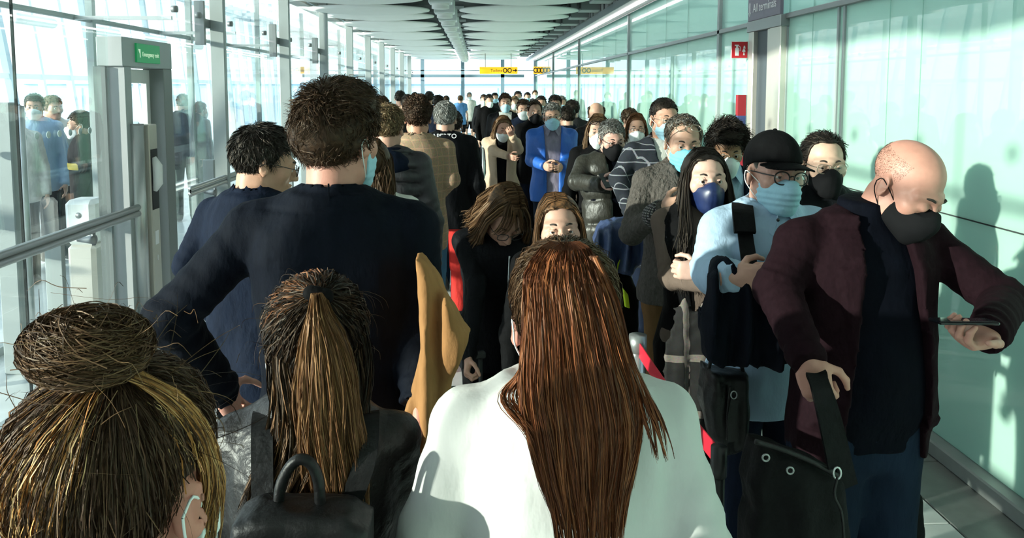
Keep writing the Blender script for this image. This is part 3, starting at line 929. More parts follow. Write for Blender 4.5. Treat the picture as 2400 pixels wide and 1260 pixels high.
# ------------------------------------------------------------------ people
def rot3(yaw=0, pitch=0, roll=0):
    return np.array(Matrix.Rotation(math.radians(yaw), 3, 'Z') @ Matrix.Rotation(math.radians(pitch), 3, 'X') @ Matrix.Rotation(math.radians(roll), 3, 'Y'))
SKIN = {}
def skin(c):
    key = 'skin_%02d_%02d_%02d' % tuple(int(v * 100) for v in c)
    return mat(key, c, .5, 0, .4, .10, 30, .04, 160, sss=.0)
M_LASH = mat('brow_dark', (.02, .014, .01), .7)
M_EYEW = mat('eye_white', (.50, .47, .45), .3); M_IRIS = mat('iris_brown', (.05, .025, .012), .2); M_PUP = mat('pupil', (.004, .004, .004), .1)
def eye_mesh():
    V, F, mi = [(0, -1, 0)], [], []
    angs = [.26, .52, .8, 1.2, 1.8, 2.5]; n = 14
    for a in angs:
        for k in range(n):
            b = 2 * math.pi * k / n
            V.append((math.sin(a) * math.cos(b), -math.cos(a), math.sin(a) * math.sin(b)))
    for k in range(n):
        F.append((0, 1 + k, 1 + (k + 1) % n)); mi.append(2)
    for r in range(len(angs) - 1):
        for k in range(n):
            j = (k + 1) % n
            F.append((1 + r * n + k, 1 + (r + 1) * n + k, 1 + (r + 1) * n + j, 1 + r * n + j)); mi.append(1 if r == 0 else 0)
    me = bpy.data.meshes.new('eye')
    me.from_pydata([tuple(.0122 * np.array(v)) for v in V], [], F)
    for m in (M_EYEW, M_IRIS, M_PUP): me.materials.append(m)
    me.polygons.foreach_set('material_index', np.array(mi, np.int32)); me.polygons.foreach_set('use_smooth', np.ones(len(F), bool))
    me.update()
    return me
EYE = eye_mesh()
def torso_rows(s, w, d, infl, belly=0.0, fem=0.0):
    zs = [.80, .90, .98, 1.08, 1.18, 1.29, 1.38, 1.445, 1.49, 1.525]
    rx = [.160 + .012 * fem, .170 + .012 * fem, .162, .146 - .012 * fem, .150 - .008 * fem, .163 - .01 * fem, .168 - .01 * fem, .148, .098, .070]
    ry = [.112, .120, .114 + belly * .6, .106 + belly, .110 + belly * .7, .120 + .012 * fem, .116 + .006 * fem, .098, .078, .066]
    cy = [.01, .012, .005 - belly * .5, .0 - belly * .6, 0 - belly * .4, .0, .004, .010, .014, .014]
    return [(z * s, r * s * w + infl, q * s * d + infl, 0, c * s) for z, r, q, c in zip(zs, rx, ry, cy)]

class Person:
    def __init__(s, label, px, head_y, Y, rot=0, h=None, skin_c=(.50, .29, .21), w=1.0, d=1.0, head=(0, 0, 0), arms=None, hands=None, lod=1,
                 fem=0.0, belly=0.0, eyes=True, group=None, hs=1.0, legs=None, lean=0.0, neckf=0.0, brow=M_LASH, seed=None, headx=0.0, hv=None):
        """px, head_y = pixel of the crown of the head; Y = distance along the hall"""
        top = W(px, head_y, Y)
        s.h = h if h else top[2]
        s.s = s.h / 1.75; s.w, s.d, s.fem, s.belly, s.lod, s.hs = w, d, fem, belly, lod, hs
        s.seed = seed if seed is not None else int(px * 7 + head_y)
        s.rs = np.random.RandomState(s.seed)
        s.rot = math.radians(rot)
        s.vox = {0: .0108, 1: .0140, 2: .022, 3: .034}[lod]
        s.hv = ({0: .0058, 1: .0075, 2: .012, 3: .018}[lod] if hv is None else hv)
        # head frame in person space
        s.R = rot3(*head)
        piv = np.array([headx, -.005 - neckf, s.h - .205 * hs])
        s.ho = piv + s.R @ (np.array([0, -.018, .080]) * hs)
        # stand the person so that the crown is at the asked pixel
        cr = s.ho + s.R @ (np.array([0, .018, .125]) * hs)
        c, sn = math.cos(s.rot), math.sin(s.rot)
        s.Rw = np.array([[c, -sn, 0], [sn, c, 0], [0, 0, 1]])
        off = s.Rw @ cr
        s.base = np.array([top[0] - off[0], top[1] - off[1], 0.0])
        s.root = empty('person', s.base, s.rot, label=label, cat='person', group=group)
        s.skin = skin(skin_c)
        s.sh = {+1: np.array([.172 * s.s * w, .012, 1.438 * s.s]), -1: np.array([-.172 * s.s * w, .012, 1.438 * s.s])}
        s.arm = {}
        for sd, key in ((1, 'L'), (-1, 'R')):
            a = (arms or {}).get(key)
            if a is None:
                e = np.array([sd * (.235 * w), .03, 1.12]) * s.s; wr = np.array([sd * .235 * w, -.05, .87]) * s.s
            else:
                e, wr = [s.loc(W(*q)) if len(q) == 3 else np.array(q[:3]) * s.s for q in a]
            s.arm[sd] = (e, wr)
        s.legs = legs or {1: [(.092, .01, .92), (.098, -.01, .50), (.10, .02, .085)], -1: [(-.092, .01, .92), (-.098, -.01, .50), (-.10, .02, .085)]}
        s.body(hands or {}, eyes, brow)
    def loc(s, p):
        return s.Rw.T @ (np.asarray(p, float) - s.base)
    def wld(s, p):
        return s.base + s.Rw @ np.asarray(p, float)
    def hd(s, V):
        """head space -> person space"""
        return s.ho + (np.asarray(V) * s.hs) @ s.R.T
    def part(s, name, V, Q, m, parent=None, T=None, colors=None, label=None):
        o = link(name, npmesh(name, V, Q, T, [m], colors), parent or s.root)
        if parent is not None and parent is not s.root: pass
        if label: o['label'] = label
        return o
    def body(s, hands, eyes, brow):
        lo = np.array([-.5, -.4, -.02]); hi = np.array([.5, .4, s.h + .05])
        for sd in (1, -1):
            for p in s.arm[sd]:
                lo = np.minimum(lo, p - .12); hi = np.maximum(hi, p + .12)
        o, v = s.ho, s.hv
        B = .165 * s.hs
        f = Fld(lo, hi, .042)
        S = s.s
        f.prof(torso_rows(S, s.w, s.d, -.014, s.belly, s.fem))
        for sd in (1, -1):
            e, wr = s.arm[sd]
            f.cap((sd * .05 * S, .014, 1.475 * S), s.sh[sd], .040 * S, .043 * S, .03)
            f.cap(s.sh[sd], e, .046 * S, .036 * S, .02)
            f.cap(e, wr, .037 * S, .026 * S, .015)
            L = [np.array(q) * S for q in s.legs[sd]]
            f.cap(L[0], L[1], .078 * S, .052 * S, .03); f.cap(L[1], L[2], .052 * S, .036 * S, .02)
            f.cap(L[2], L[2] + np.array([0, -.13, -.04]) * S, .034, .028, .02)
        nb = np.array([0, .016, 1.42 * S])
        nk = .060 - .010 * s.fem
        top = s.hd([(0, .028, -.055)])[0]
        f.cap(nb, nb * .6 + top * .4, nk * S * .98, nk * s.hs * .85, .025)
        coarse = f.net()
        f = Fld(np.minimum(o - B, [-.10, -.10, 1.40 * S]), np.maximum(o + B, [.10, .10, 1.5 * S]), v)
        f.cap(nb, top, nk * S * 1.08, nk * s.hs * .97, .025)
        f.frame(s.R, s.ho, s.hs)
        far = s.lod >= 3
        f.ell(CC, EARTH, .02)
        f.ell((0, -.018, -.030), (.063, .076, .085), .03)
        for sd in (1, -1):
            f.cap((sd * .044, .004, -.060), (sd * .016, -.066, -.096), .021, .018, .03)
        f.ell((0, -.077, -.094), (.021, .019, .018), .025)
        f.cap((0, -.090, .018), (0, -.113, -.026), .0075, .0125, .014)
        if not far:
            for sd in (1, -1):
                f.ell((sd * .046, -.058, -.014), .024, .025)
                f.ell((sd * .0115, -.101, -.030), (.009, .010, .008), .008)
                f.cap((sd * .010, -.089, .029), (sd * .052, -.066, .026), .011, .010, .016)
                f.ell((sd * .032, -.100, .006), (.018, .015, .0125), .012, 'd')
                dn = .0 if eyes is True else .0105
                for (a, b, r) in (((.019, -.0885, .0075 - dn * .4), (.031, -.0950, .0122 - dn), .0046), ((.031, -.0950, .0122 - dn), (.045, -.083, .0075 - dn * .4), .0046),
                                  ((.019, -.0875, .001), (.032, -.0915, -.0050), .0036), ((.032, -.0915, -.0050), (.045, -.081, .001), .0036)):
                    f.cap((sd * a[0], a[1], a[2]), (sd * b[0], b[1], b[2]), r, r, .004)
                if eyes is not True:
                    f.ell((sd * .0315, -.0815, .004), .0135, .004)
                Re = rot3(sd * 28, -8, 0)
                f.ell((sd * .080, .014, -.004), (.0088, .0205, .034), .006, R=Re)
                f.ell((sd * .090, .008, -.002), (.008, .011, .019), .004, 'd', R=Re)
            f.cap((-.020, -.090, -.058), (0, -.0995, -.055), .0055, .0065, .006); f.cap((.020, -.090, -.058), (0, -.0995, -.055), .0055, .0065, .006)
            f.cap((-.016, -.0895, -.066), (.016, -.0895, -.066), .0075, .0075, .006)
        else:
            for sd in (1, -1):
                f.ell((sd * .080, .014, -.004), (.010, .020, .032), .006)
        parts = [coarse, f.net()]
        for sd, key in ((1, 'L'), (-1, 'R')):
            hp = hands.get(key, {})
            if hp == 'none': continue
            parts.append(s.hand(sd, shown=bool(hp), **hp))
        V, Q, T = join(parts)
        s.body_o = s.part('body', V, Q, s.skin)
        if not far and s.lod < 3:
            if eyes is True:
                for sd in (1, -1):
                    p = s.hd([(sd * .0315, -.0815, .0045)])[0]
                    eo = link('eye', EYE, s.root, p)
                    eo.rotation_euler = Matrix(s.R.tolist()).to_euler(); eo.scale = [s.hs] * 3
            for sd in (1, -1):
                C = np.array([[(sd * .014, -.0965, .027), (sd * .029, -.0940, .0330), (sd * .043, -.0785, .0285)]])
                Pp = crom(C, 7); Rr = np.array([[.0022, .0036, .0040, .0038, .0034, .0026, .0014]])
                v_, q_, c_ = tubes(Pp, Rr, np.zeros((1, 3)), 6)
                s.part('eyebrow', s.hd(v_), q_, brow)
    def hand(s, sd, dir=None, pn=None, curl=.35, thumb=.5, spread=1.0, wl=None, curls=None, shown=True):
        e, wr = s.arm[sd]
        fd = (wr - e) / (np.linalg.norm(wr - e) + 1e-9)
        y = fd if dir is None else s.Rw.T @ np.asarray(dir, float)
        y = y / np.linalg.norm(y)
        p = np.array([-sd * 1.0, 0, 0]) if pn is None else s.Rw.T @ np.asarray(pn, float)
        z = -(p - y * (p @ y)); z /= np.linalg.norm(z)
        x = np.cross(y, z)
        Rh = np.stack([x, y, z], 1)
        sc_ = .97 * s.s if s.fem < .5 else .90 * s.s
        v = {0: .0046, 1: .0060, 2: .010, 3: .018}[s.lod] if shown else (.011 if s.lod < 2 else .018)
        f = Fld((-.09, -.05, -.11), (.09, .20, .06), v)
        ts = float(sd)
        f.cap((0, -.04, 0), (0, .012, 0), .026, .028, .01, sq=(1, 1, .75))
        f.ell((0, .050, .0), (.041, .050, .0155), .015)
        f.box((0, .055, 0), (.038, .036, .013), .012, .012)
        f.ell((ts * .026, .03, -.010), (.018, .03, .014), .012)
        for i, (fx, ln) in enumerate(((-.031, .066), (-.0105, .080), (.011, .085), (.031, .076))):
            fx *= ts
            cu = curl if curls is None else curls[i]
            pt = np.array([fx, .086 - (.006 if abs(fx) > .03 else 0), 0.]); th = 0
            for q, (lf, r0, r1) in enumerate(((.46, .0098, .0090), (.30, .0090, .0082), (.24, .0082, .0068))):
                th += cu * (1.0 if q else .9)
                dv = np.array([fx * .9 * spread * math.cos(th) * (1 - min(1, cu)), math.cos(th), -math.sin(th)])
                nx_ = pt + dv * ln * lf
                f.cap(pt, nx_, r0, r1, .004); pt = nx_
        pt = np.array([ts * .030, .020, -.008])
        a = thumb
        for dv, ln, r0, r1 in ((np.array([ts * .80 * (1 - a * .3), .62, -.35 - .45 * a]), .045, .0125, .0108), (np.array([ts * .42 * (1 - a), .88, -.25 - .55 * a]), .034, .0105, .0095), (np.array([ts * (.25 - .8 * a), .92, -.25 - .45 * a]), .028, .0095, .0075)):
            nx_ = pt + dv / np.linalg.norm(dv) * ln
            f.cap(pt, nx_, r0, r1, .005); pt = nx_
        V, Q = f.net()
        base = wr if wl is None else s.loc(wl)
        return base + (V * sc_) @ Rh.T, Q
    # ---- clothes
    def garment(s, name, m, hem=.80, infl=.022, sleeves=True, sr=(.062, .054, .043), opening=None, wr=.003, collar=None, flare=0.0, quilt=None, cuff=0.0,
                padsh=0.0, vox=None, sleeve_to=None, label=None, freq=22, lapel=None, hemcurve=0.0, backseam=False, yoke=None, pocket=None, fold=.0045, nf=5.5, side=None):
        S = s.s; v = vox or s.vox
        lo = np.array([-.34, -.30, hem * S - .04]); hi = np.array([.34, .30, 1.64 * S])
        if sleeves:
            for sd in (1, -1):
                e, wp = s.arm[sd]
                for p in (e, wp):
                    lo = np.minimum(lo, p - .12); hi = np.maximum(hi, p + .12)
        lo[0] -= flare; hi[0] += flare
        f = Fld(lo, hi, v)
        rows = torso_rows(S, s.w, s.d, infl, s.belly, s.fem)
        z0 = hem * S
        if hem < .80:
            r0 = rows[0]
            rows = [(z0 - .02, r0[1] + flare, r0[2] + flare * .7, 0, r0[4])] + rows
        f.prof(rows, p=2.3)
        for sd in (1, -1):
            f.cap((sd * .045 * S, .016, 1.482 * S), s.sh[sd] + np.array([sd * padsh, 0, padsh * .5]), .036 * S + infl * .7, sr[0] * S * .82 + padsh * .3, .03)
        X, Y, Z = f.coords()
        if quilt:
            f.f += .020 * (1 - np.abs(np.sin(math.pi * (Z + .008 * np.sin(25 * X)) / quilt))) ** 2
        if wr:
            f.wrinkle(wr, s.seed + 3, freq)
        if hem > .0:
            f.f[...] = np.maximum(f.f, z0 + hemcurve * np.abs(X) - Z)
        if backseam:
            f.f += (.0035 * np.exp(-(X / .004) ** 2) * (Y > 0) * (Z < 1.46 * S)).astype(np.float32)
        if yoke:
            f.f += (.0032 * np.exp(-((Z - yoke * S + .15 * X * X) / .004) ** 2) * (Y > 0)).astype(np.float32)
        if collar in ('stand', 'shirt', 'hood', 'high'):
            hgt = {'stand': .035, 'shirt': .022, 'hood': .02, 'high': .060}[collar]
            f.cap((0, .022, 1.46 * S), (0, .008, 1.515 * S), .084 * S, .078 * S, .02, cut=hgt)
            f.cap((0, .016, 1.50 * S), (0, -.006, 1.66 * S), .060 * S, .070 * S, .006, 'd')
            if collar == 'shirt':
                f.f += (.004 * np.exp(-((Z - 1.492 * S) / .004) ** 2)).astype(np.float32)
        elif collar == 'crew':
            f.cap((0, .016, 1.49 * S), (0, -.01, 1.64 * S), .064 * S, .085 * S, .006, 'd')
        elif collar == 'turtle':
            f.cap((0, .018, 1.44 * S), (0, .004, 1.565 * S), .078 * S, .070 * S, .02, cut=.0)
        if opening:
            zs, ws, cx = opening       # heights, half widths, centre offset
            zs = np.array(zs) * S
            hw = np.interp(Z, zs, ws).astype(np.float32)
            if lapel:
                l0, l1, lw = lapel
                tt = np.clip((Z - l0 * S) / ((l1 - l0) * S), 0, 1)
                wd = lw * np.where(tt < .72, tt / .72, np.where(tt < .78, .55, .95))
                band = (np.abs(X - cx) - hw < wd) & (Z > l0 * S) & (Z < 1.53 * S) & (Y < .0)
                f.f -= .007 * band
            d_ = np.maximum(np.abs(X - cx) - hw, Y - .0)
            f.f[...] = np.maximum(f.f, -d_)
        if pocket:
            for (x0, x1, za, zb) in pocket:
                band = (X > x0) & (X < x1) & (Z > za * S) & (Z < zb * S) & (Y < 0)
                f.f -= .005 * band
        if collar == 'hood':
            f.ell((0, .095, 1.49 * S), (.125, .07, .075), .03)
            f.ell((0, .07, 1.55 * S), (.085, .06, .05), .02, 'd')
        if sleeves:
            for sd in (1, -1):
                e, wp = s.arm[sd]
                shp = s.sh[sd] + np.array([sd * padsh * .6, 0, 0])
                if sleeve_to is not None:
                    e2 = s.sh[sd] + (e - s.sh[sd]) * sleeve_to
                    f.cap(s.sh[sd], e2, sr[0] * S, sr[1] * S, .03, cut=0.0); continue
                f.cap(shp, e, sr[0] * S * .95, sr[1] * S, .022, fold=(fold, nf, s.seed + sd, (1., 1.)))
                f.cap(e, wp + (wp - e) / np.linalg.norm(wp - e) * (.012 - cuff), sr[1] * S, sr[2] * S, .02, cut=.0, fold=(fold * .9, nf, s.seed + 2 * sd, (0., .9)))
        V, Q = f.net()
        return s.part(name, V, Q, m, label=label)
    def trousers(s, m, infl=.012, to=None, vox=None, name='trousers', r=(.095, .070, .062)):
        S = s.s
        zb = .03 if to is None else to
        lo = np.array([-.33, -.28, zb * S - .03]); hi = np.array([.33, .28, 1.08 * S])
        for sd in (1, -1):
            for q in s.legs[sd]:
                p = np.array(q) * S
                lo[:2] = np.minimum(lo[:2], p[:2] - .14); hi[:2] = np.maximum(hi[:2], p[:2] + .14)
        f = Fld(lo, hi, vox or max(.030, s.vox * 1.7))
        f.prof([q for q in torso_rows(S, s.w, s.d, .004, s.belly, s.fem) if q[0] < 1.06 * S])
        for sd in (1, -1):
            L = [np.array(q) * S for q in s.legs[sd]]
            f.cap(L[0], L[1], r[0] * S, r[1] * S, .04); f.cap(L[1], L[2] - np.array([0, 0, .06]), r[1] * S, r[2] * S, .02)
        X, Y, Z = f.coords()
        f.f[...] = np.maximum(f.f, zb * S - Z)
        f.wrinkle(.003, s.seed + 5, 25)
        V, Q = f.net()
        return s.part(name, V, Q, m)
    def shoes(s, m):
        f = Fld((-.08, -.22, -.01), (.08, .14, .16), (.018 if s.lod < 2 else .026))
        f.cap((0, .045, .05), (0, -.115, .038), .050, .046, .0)
        f.cap((0, .04, .05), (0, .05, .12), .048, .042, .03)
        X, Y, Z = f.coords(); f.f[...] = np.maximum(f.f, -Z + .0)
        V, Q = f.net()
        me = npmesh('shoe', V, Q, None, [m])
        for sd in (1, -1):
            p = np.array(s.legs[sd][2]) * s.s
            link('shoe', me, s.root, (p[0], p[1], 0))
    # ---- things worn on the head
    def short_hair(s, cols, kind='male', t=(.008, .012, .016), n=1400, L=.022, flow='fwd', lift=.5, rad=.0013, wts=None, curl=0.0, vol=None, jit=.2, name='hair', segs=5, cap=True):
        """t = thickness at sides, back, top"""
        rs = s.rs
        t = np.array([t[0], t[1], t[2]])
        v = max(.009, s.hv * 1.15)
        f = Fld((-.14, -.17, -.14), (.14, .19, .22), v)
        f.ell(CC, EARTH + t * .9)
        if vol:
            for c, r in vol: f.ell(c, r, .03)
        X, Y, Z = f.coords()
        hz = hairline(X + 0 * Y, Y + 0 * X, kind).astype(np.float32)
        f.f[...] = np.maximum(f.f, (hz - Z) * .75)
        if kind == 'bald':
            f.f[...] = np.maximum(f.f, Z - .085)
        f.wrinkle(.0028, s.seed, 60, (1, 1, 1))
        V, Q = f.net()
        cc = mixcol(rs, len(V), cols, wts, jit * .6) * .85
        parts = [(V, Q)] if cap else []; C = [cc] if cap else []
        if n:
            p, nn = scalp_points(rs, n, t * .85, kind)
            if kind == 'bald':
                k_ = p[:, 2] < .082; p, nn = p[k_], nn[k_]
            if vol:
                for c, r in vol:
                    dd = (p - np.array(c)) / np.array(r); k = np.linalg.norm(dd, axis=1)
                    ins = (k < 1) & (k > .05)
                    p[ins] = np.array(c) + dd[ins] / k[ins][:, None] * np.array(r) * .98
            N = len(p)
            crown = np.array([0, .06, .12])
            if flow == 'fwd': dv = p - crown
            elif flow == 'back': dv = np.tile([0, 1., -.25], (N, 1)) + (p - CC) * [2, 0, 0]
            elif flow == 'side': dv = np.tile([.8, -.5, -.1], (N, 1))
            elif flow == 'down': dv = np.tile([0, .0, -1.], (N, 1)) + (p - crown) * 3
            else: dv = rs.normal(size=(N, 3))
            dv = dv / (np.linalg.norm(dv, axis=1, keepdims=True) + 1e-9) + rs.normal(size=(N, 3)) * (.35 if flow != 'messy' else .8)
            dv -= nn * (dv * nn).sum(1, keepdims=True)
            dv /= np.linalg.norm(dv, axis=1, keepdims=True) + 1e-9
            Ls = L * rs.uniform(.6, 1.3, (N, 1))
            # hair lies closer at the neck and sides
            lf = lift * np.clip((p[:, 2:3] + .05) / .12, .25, 1)
            cp = [p - nn * .004]
            for q in (.35, .7, 1.0):
                b = dv * q + nn * lf * (q - .45 * q * q)
                if curl: b = b + np.stack([np.sin(9 * q + p[:, 0] * 90), np.cos(8 * q + p[:, 1] * 80), np.sin(7 * q + p[:, 2] * 70)], 1) * curl * q
                cp.append(p + b * Ls)
            Pn = crom(np.stack(cp, 1), segs)
            Rr = taper(N, segs, rad, .25, rs)
            v_, q_, c_ = tubes(Pn, Rr, mixcol(rs, N, cols, wts, jit), 2)
            parts.append((v_, q_)); C.append(c_)
        V, Q, T = join(parts)
        return s.part(name, s.hd(V), Q, hairmat('hair'), colors=np.concatenate(C))
    def long_hair(s, cols, length=.34, n=1600, wts=None, part=0.0, wid=(.082, .094, .10, .105), fy=(-.045, -.03, -.05), by=.10, rad=.0018, wave=.0, sides=(1, -1), front=.5, jit=.2, top=.014, bangs=0, segs=10, lens=None):
        """hair parted on top and hanging at both sides and the back"""
        rs = s.rs
        f = Fld((-.15, -.18, -.16), (.15, .20, .20), max(.009, s.hv * 1.15))
        f.ell(CC, EARTH + np.array([.008, .012, top * .8]))
        X, Y, Z = f.coords()
        a_ = hairline(X + 0 * Y, Y + 0 * X, 'full').astype(np.float32)
        f.f[...] = np.maximum(f.f, (a_ - Z) * .75)
        V, Q = f.net()
        parts = [(V, Q)]; C = [mixcol(rs, len(V), cols, wts, .08) * .8]
        N = n
        sd = rs.choice(sides, N)
        u = rs.uniform(0, 1, N) ** .9              # 0 = front, 1 = back
        y0 = -.058 + .16 * u
        zt = CC[2] + (EARTH[2] + top) * np.sqrt(np.clip(1 - ((y0 - CC[1]) / (EARTH[1] + .014)) ** 2, .05, 1))
        lay = rs.uniform(-.006, .006, N)
        J = lambda a: rs.normal(size=N) * a
        y1 = fy[0] + (by - .01 - fy[0]) * u ** 1.2
        y2 = fy[1] + (by - fy[1]) * u
        y3 = fy[2] + (by + .01 - fy[2]) * u
        bk = np.clip((u - .55) / .45, 0, 1)        # back strands move inwards
        ws = [np.full(N, w_) * (1 - .92 * bk * rs.uniform(0, 1, N)) for w_ in wid]
        if lens is None: lens = {1: length, -1: length}
        LL = np.where(sd > 0, lens.get(1, length), lens.get(-1, length)) * rs.uniform(.86, 1.04, N)
        cp = [np.stack([part + sd * .004 + J(.002), y0, zt], 1),
              np.stack([part * .5 + sd * (.045 + lay), y0 * .92 + .0, zt - .018 + J(.002)], 1),
              np.stack([sd * (ws[0] + lay), y1, .035 + J(.006)], 1),
              np.stack([sd * (ws[1] + lay * 2), y2, -.055 + J(.006)], 1),
              np.stack([sd * (ws[2] + lay * 3) + J(.006), y3, -.055 - LL * .40], 1),
              np.stack([sd * (ws[3] + lay * 3) + J(.010), y3 + J(.008), -.055 - LL * .72], 1),
              np.stack([sd * (ws[3] * .98 + lay * 3) + J(.014), y3 + J(.012), -.055 - LL], 1)]
        P_ = crom(np.stack(cp, 1), segs)
        if wave:
            t = np.linspace(0, 1, segs)[None, :]
            ph = (u * 9)[:, None] + sd[:, None]
            P_[:, :, 0] += wave * np.sin(14 * t + ph) * t; P_[:, :, 1] += wave * np.cos(12 * t + ph * 1.3) * t
        v_, q_, c_ = tubes(P_, taper(N, segs, rad, .35, rs), mixcol(rs, N, cols, wts, jit), 2)
        parts.append((v_, q_)); C.append(c_)
        if bangs:
            N = bangs
            x0 = rs.uniform(-.05, .05, N)
            cp = [np.stack([x0 * .5, np.full(N, -.03), np.full(N, .128 + top * .3)], 1), np.stack([x0 * 1.1, np.full(N, -.082), np.full(N, .088) + J(.004)], 1),
                  np.stack([x0 * 1.25 + np.sign(x0) * .012, np.full(N, -.105) + J(.003), np.full(N, .045)], 1), np.stack([x0 * 1.35 + np.sign(x0) * .026, np.full(N, -.100) + J(.004), .018 + J(.008)], 1)]
            P_ = crom(np.stack(cp, 1), 8)
            v_, q_, c_ = tubes(P_, taper(N, 8, rad, .3, rs), mixcol(rs, N, cols, wts, jit), 2)
            parts.append((v_, q_)); C.append(c_)
        V, Q, T = join(parts)
        return s.part('hair', s.hd(V), Q, hairmat('hair'), colors=np.concatenate(C))
    def mask(s, m, style='surgical', loops=True, loopm=None, drop=0.0, label=None):
        f = Fld((-.10, -.16, -.16), (.10, .06, .06), max(.0042, s.hv * .85))
        g = .0055
        f.ell((0, -.018, -.030), (.063 + g, .080 + g, .085 + g))
        for sd in (1, -1):
            f.cap((sd * .046, .004, -.060), (sd * .016, -.070, -.098), .021 + g, .018 + g, .03)
        f.ell((0, -.082, -.092), (.024 + g, .020 + g, .020 + g), .03)
        f.cap((0, -.095, .01), (0, -.112, -.03), .010 + g, .016 + g, .03)
        if style == 'surgical':
            f.ell((0, -.072, -.050), (.050, .046, .045), .03)
        elif style == 'cup':
            f.ell((0, -.085, -.052), (.047, .050, .046), .025)
        else:
            f.ell((0, -.080, -.055), (.045, .050, .048), .03)
        X, Y, Z = f.coords()
        ax = np.abs(X)
        zt = np.interp(ax, [0, .012, .035, .07], [.006, .002, -.017, -.022] if style != 'surgical' else [-.002, -.003, -.014, -.020]) - drop
        zb = np.interp(ax, [0, .03, .06], [-.124, -.116, -.088] if style != 'surgical' else [-.122, -.119, -.100])
        ye = np.interp(Z, [-.12, -.06, -.0], [-.030, -.022, -.034])
        f.f[...] = np.maximum(f.f, np.maximum(np.maximum(Z - zt, zb - Z), Y - ye))
        if style == 'surgical':
            f.f += (.0016 * np.sin((Z + .4 * (Y + .1) ** 2) * 2 * math.pi / .019)).astype(np.float32) * (Z > -.10) * (Z < -.025)
            f.wrinkle(.0012, s.seed + 9, 90, (1, 1, 1))
        else:
            f.f += (.0018 * np.exp(-(X / .0035) ** 2)).astype(np.float32)
            f.wrinkle(.0010, s.seed + 9, 70, (1, 1, 1))
        V, Q = f.net()
        o = s.part('face_mask', s.hd(V), Q, m, label=label)
        if loops:
            lm = loopm or mat('ear_loop_white', (.75, .78, .78), .7)
            for sd in (1, -1):
                for C in (((.062, -.030, -.026), (.078, -.008, -.004), (.088, .022, .012), (.086, .034, -.004)), ((.055, -.034, -.092), (.072, -.002, -.058), (.084, .026, -.028), (.086, .034, -.004))):
                    cp = np.array([[(sd * a, b, c - drop * .5) for a, b, c in C]])
                    v_, q_, c_ = tubes(crom(cp, 9), np.full((1, 9), .0016), np.zeros((1, 3)), 5)
                    s.part('ear_loop', s.hd(v_), q_, lm, parent=o)
        return o
    def glasses(s, m, w=.0235, hh=.0185, r=.0017, z=.002, y=-.1115, up=None, lens=True, rnd=2.6):
        """up = (dz, dy, pitch): pushed up onto the head"""
        g = empty('glasses', (0, 0, 0), parent=s.root)
        def fin(v_):
            v_ = np.asarray(v_)
            if up is not None:
                a = math.radians(up[2]); R_ = np.array(Matrix.Rotation(a, 3, 'X'))
                v_ = (v_ - [0, y, z]) @ R_.T + [0, y + up[1], z + up[0]]
            return s.hd(v_)
        fr = []
        for sd in (1, -1):
            an = np.linspace(0, 2 * math.pi, 25)
            ct, st = np.cos(an), np.sin(an)
            ex = np.sign(ct) * np.abs(ct) ** (2 / rnd) * w; ez = np.sign(st) * np.abs(st) ** (2 / rnd) * hh
            P_ = np.stack([sd * .033 + ex, y + .16 * np.abs(ex + sd * .033) * (np.abs(ex + sd * .033) > .03) * .5, z + ez], 1)
            v_, q_, c_ = tubes(P_[None], np.full((1, 25), r), np.zeros((1, 3)), 6)
            fr.append((v_, q_))
            if lens and s.lod < 2:
                Vl = np.concatenate([[P_.mean(0)], P_[:-1]]); Tl = np.array([(0, i + 1, (i + 1) % 24 + 1) for i in range(24)])
                Vl2 = np.concatenate([Vl, Vl + [0, .0012, 0]]); Tl2 = np.concatenate([Tl, Tl[:, ::-1] + 25])
                s.part('lens', fin(Vl2), None, glass('lens_glass', (.97, .98, .98), .9, 1.35), parent=g, T=Tl2)
            t = np.array([[(sd * (.033 + w), y + .006, z + .006), (sd * .074, -.07, z + .008), (sd * .084, .005, z + .010), (sd * .083, .03, z - .006)]])
            v_, q_, c_ = tubes(crom(t, 9), np.full((1, 9), r * .9), np.zeros((1, 3)), 6)
            fr.append((v_, q_))
        t = np.array([[(-.0105, y, z + .004), (0, y - .002, z + .008), (.0105, y, z + .004)]])
        v_, q_, c_ = tubes(crom(t, 6), np.full((1, 6), r), np.zeros((1, 3)), 6); fr.append((v_, q_))
        V, Q, T = join(fr)
        s.part('frame', fin(V), Q, m, parent=g)
        return g
    def cap(s, m):
        c = empty('baseball_cap', (0, 0, 0), parent=s.root)
        f = Fld((-.13, -.15, -.02), (.13, .17, .20), .0055)
        f.ell(CC + [0, 0, .005], EARTH + [.013, .014, .022])
        X, Y, Z = f.coords()
        f.f[...] = np.maximum(f.f, (.040 + .012 * np.clip(-Y / .1, -1, 1) - .010 * np.clip(Y / .1, 0, 1) * 3) - Z)
        for a in range(6):     # panel seams
            th = a * math.pi / 3 + .26
            f.f += (.0016 * np.exp(-((X * math.sin(th) + (Y - .018) * math.cos(th)) / .003) ** 2)).astype(np.float32) * (X * math.cos(th) - (Y - .018) * math.sin(th) > 0)
        V, Q = f.net(); s.part('crown', s.hd(V), Q, m, parent=c)
        f = Fld((-.13, -.22, -.04), (.13, .0, .12), .005)
        def fn(X, Y, Z):
            u = X / .080; v_ = (Y + .072) / .104
            zc = .052 - .020 * u * u - .16 * (-(Y + .07)).clip(0) * .9
            d = (np.sqrt(u * u + v_ * v_) - 1) * .078
            return np.maximum(np.maximum(d, np.abs(Z - zc) - .0035), Y + .03)
        f.add(fn, (0, -.09, .03), (.11, .11, .06))
        V, Q = f.net(); s.part('brim', s.hd(V), Q, m, parent=c)
        f = Fld((-.02, 0, .12), (.02, .04, .18), .003); f.ell((0, .018, .151), (.008, .008, .005)); V, Q = f.net(); s.part('button', s.hd(V), Q, m, parent=c)
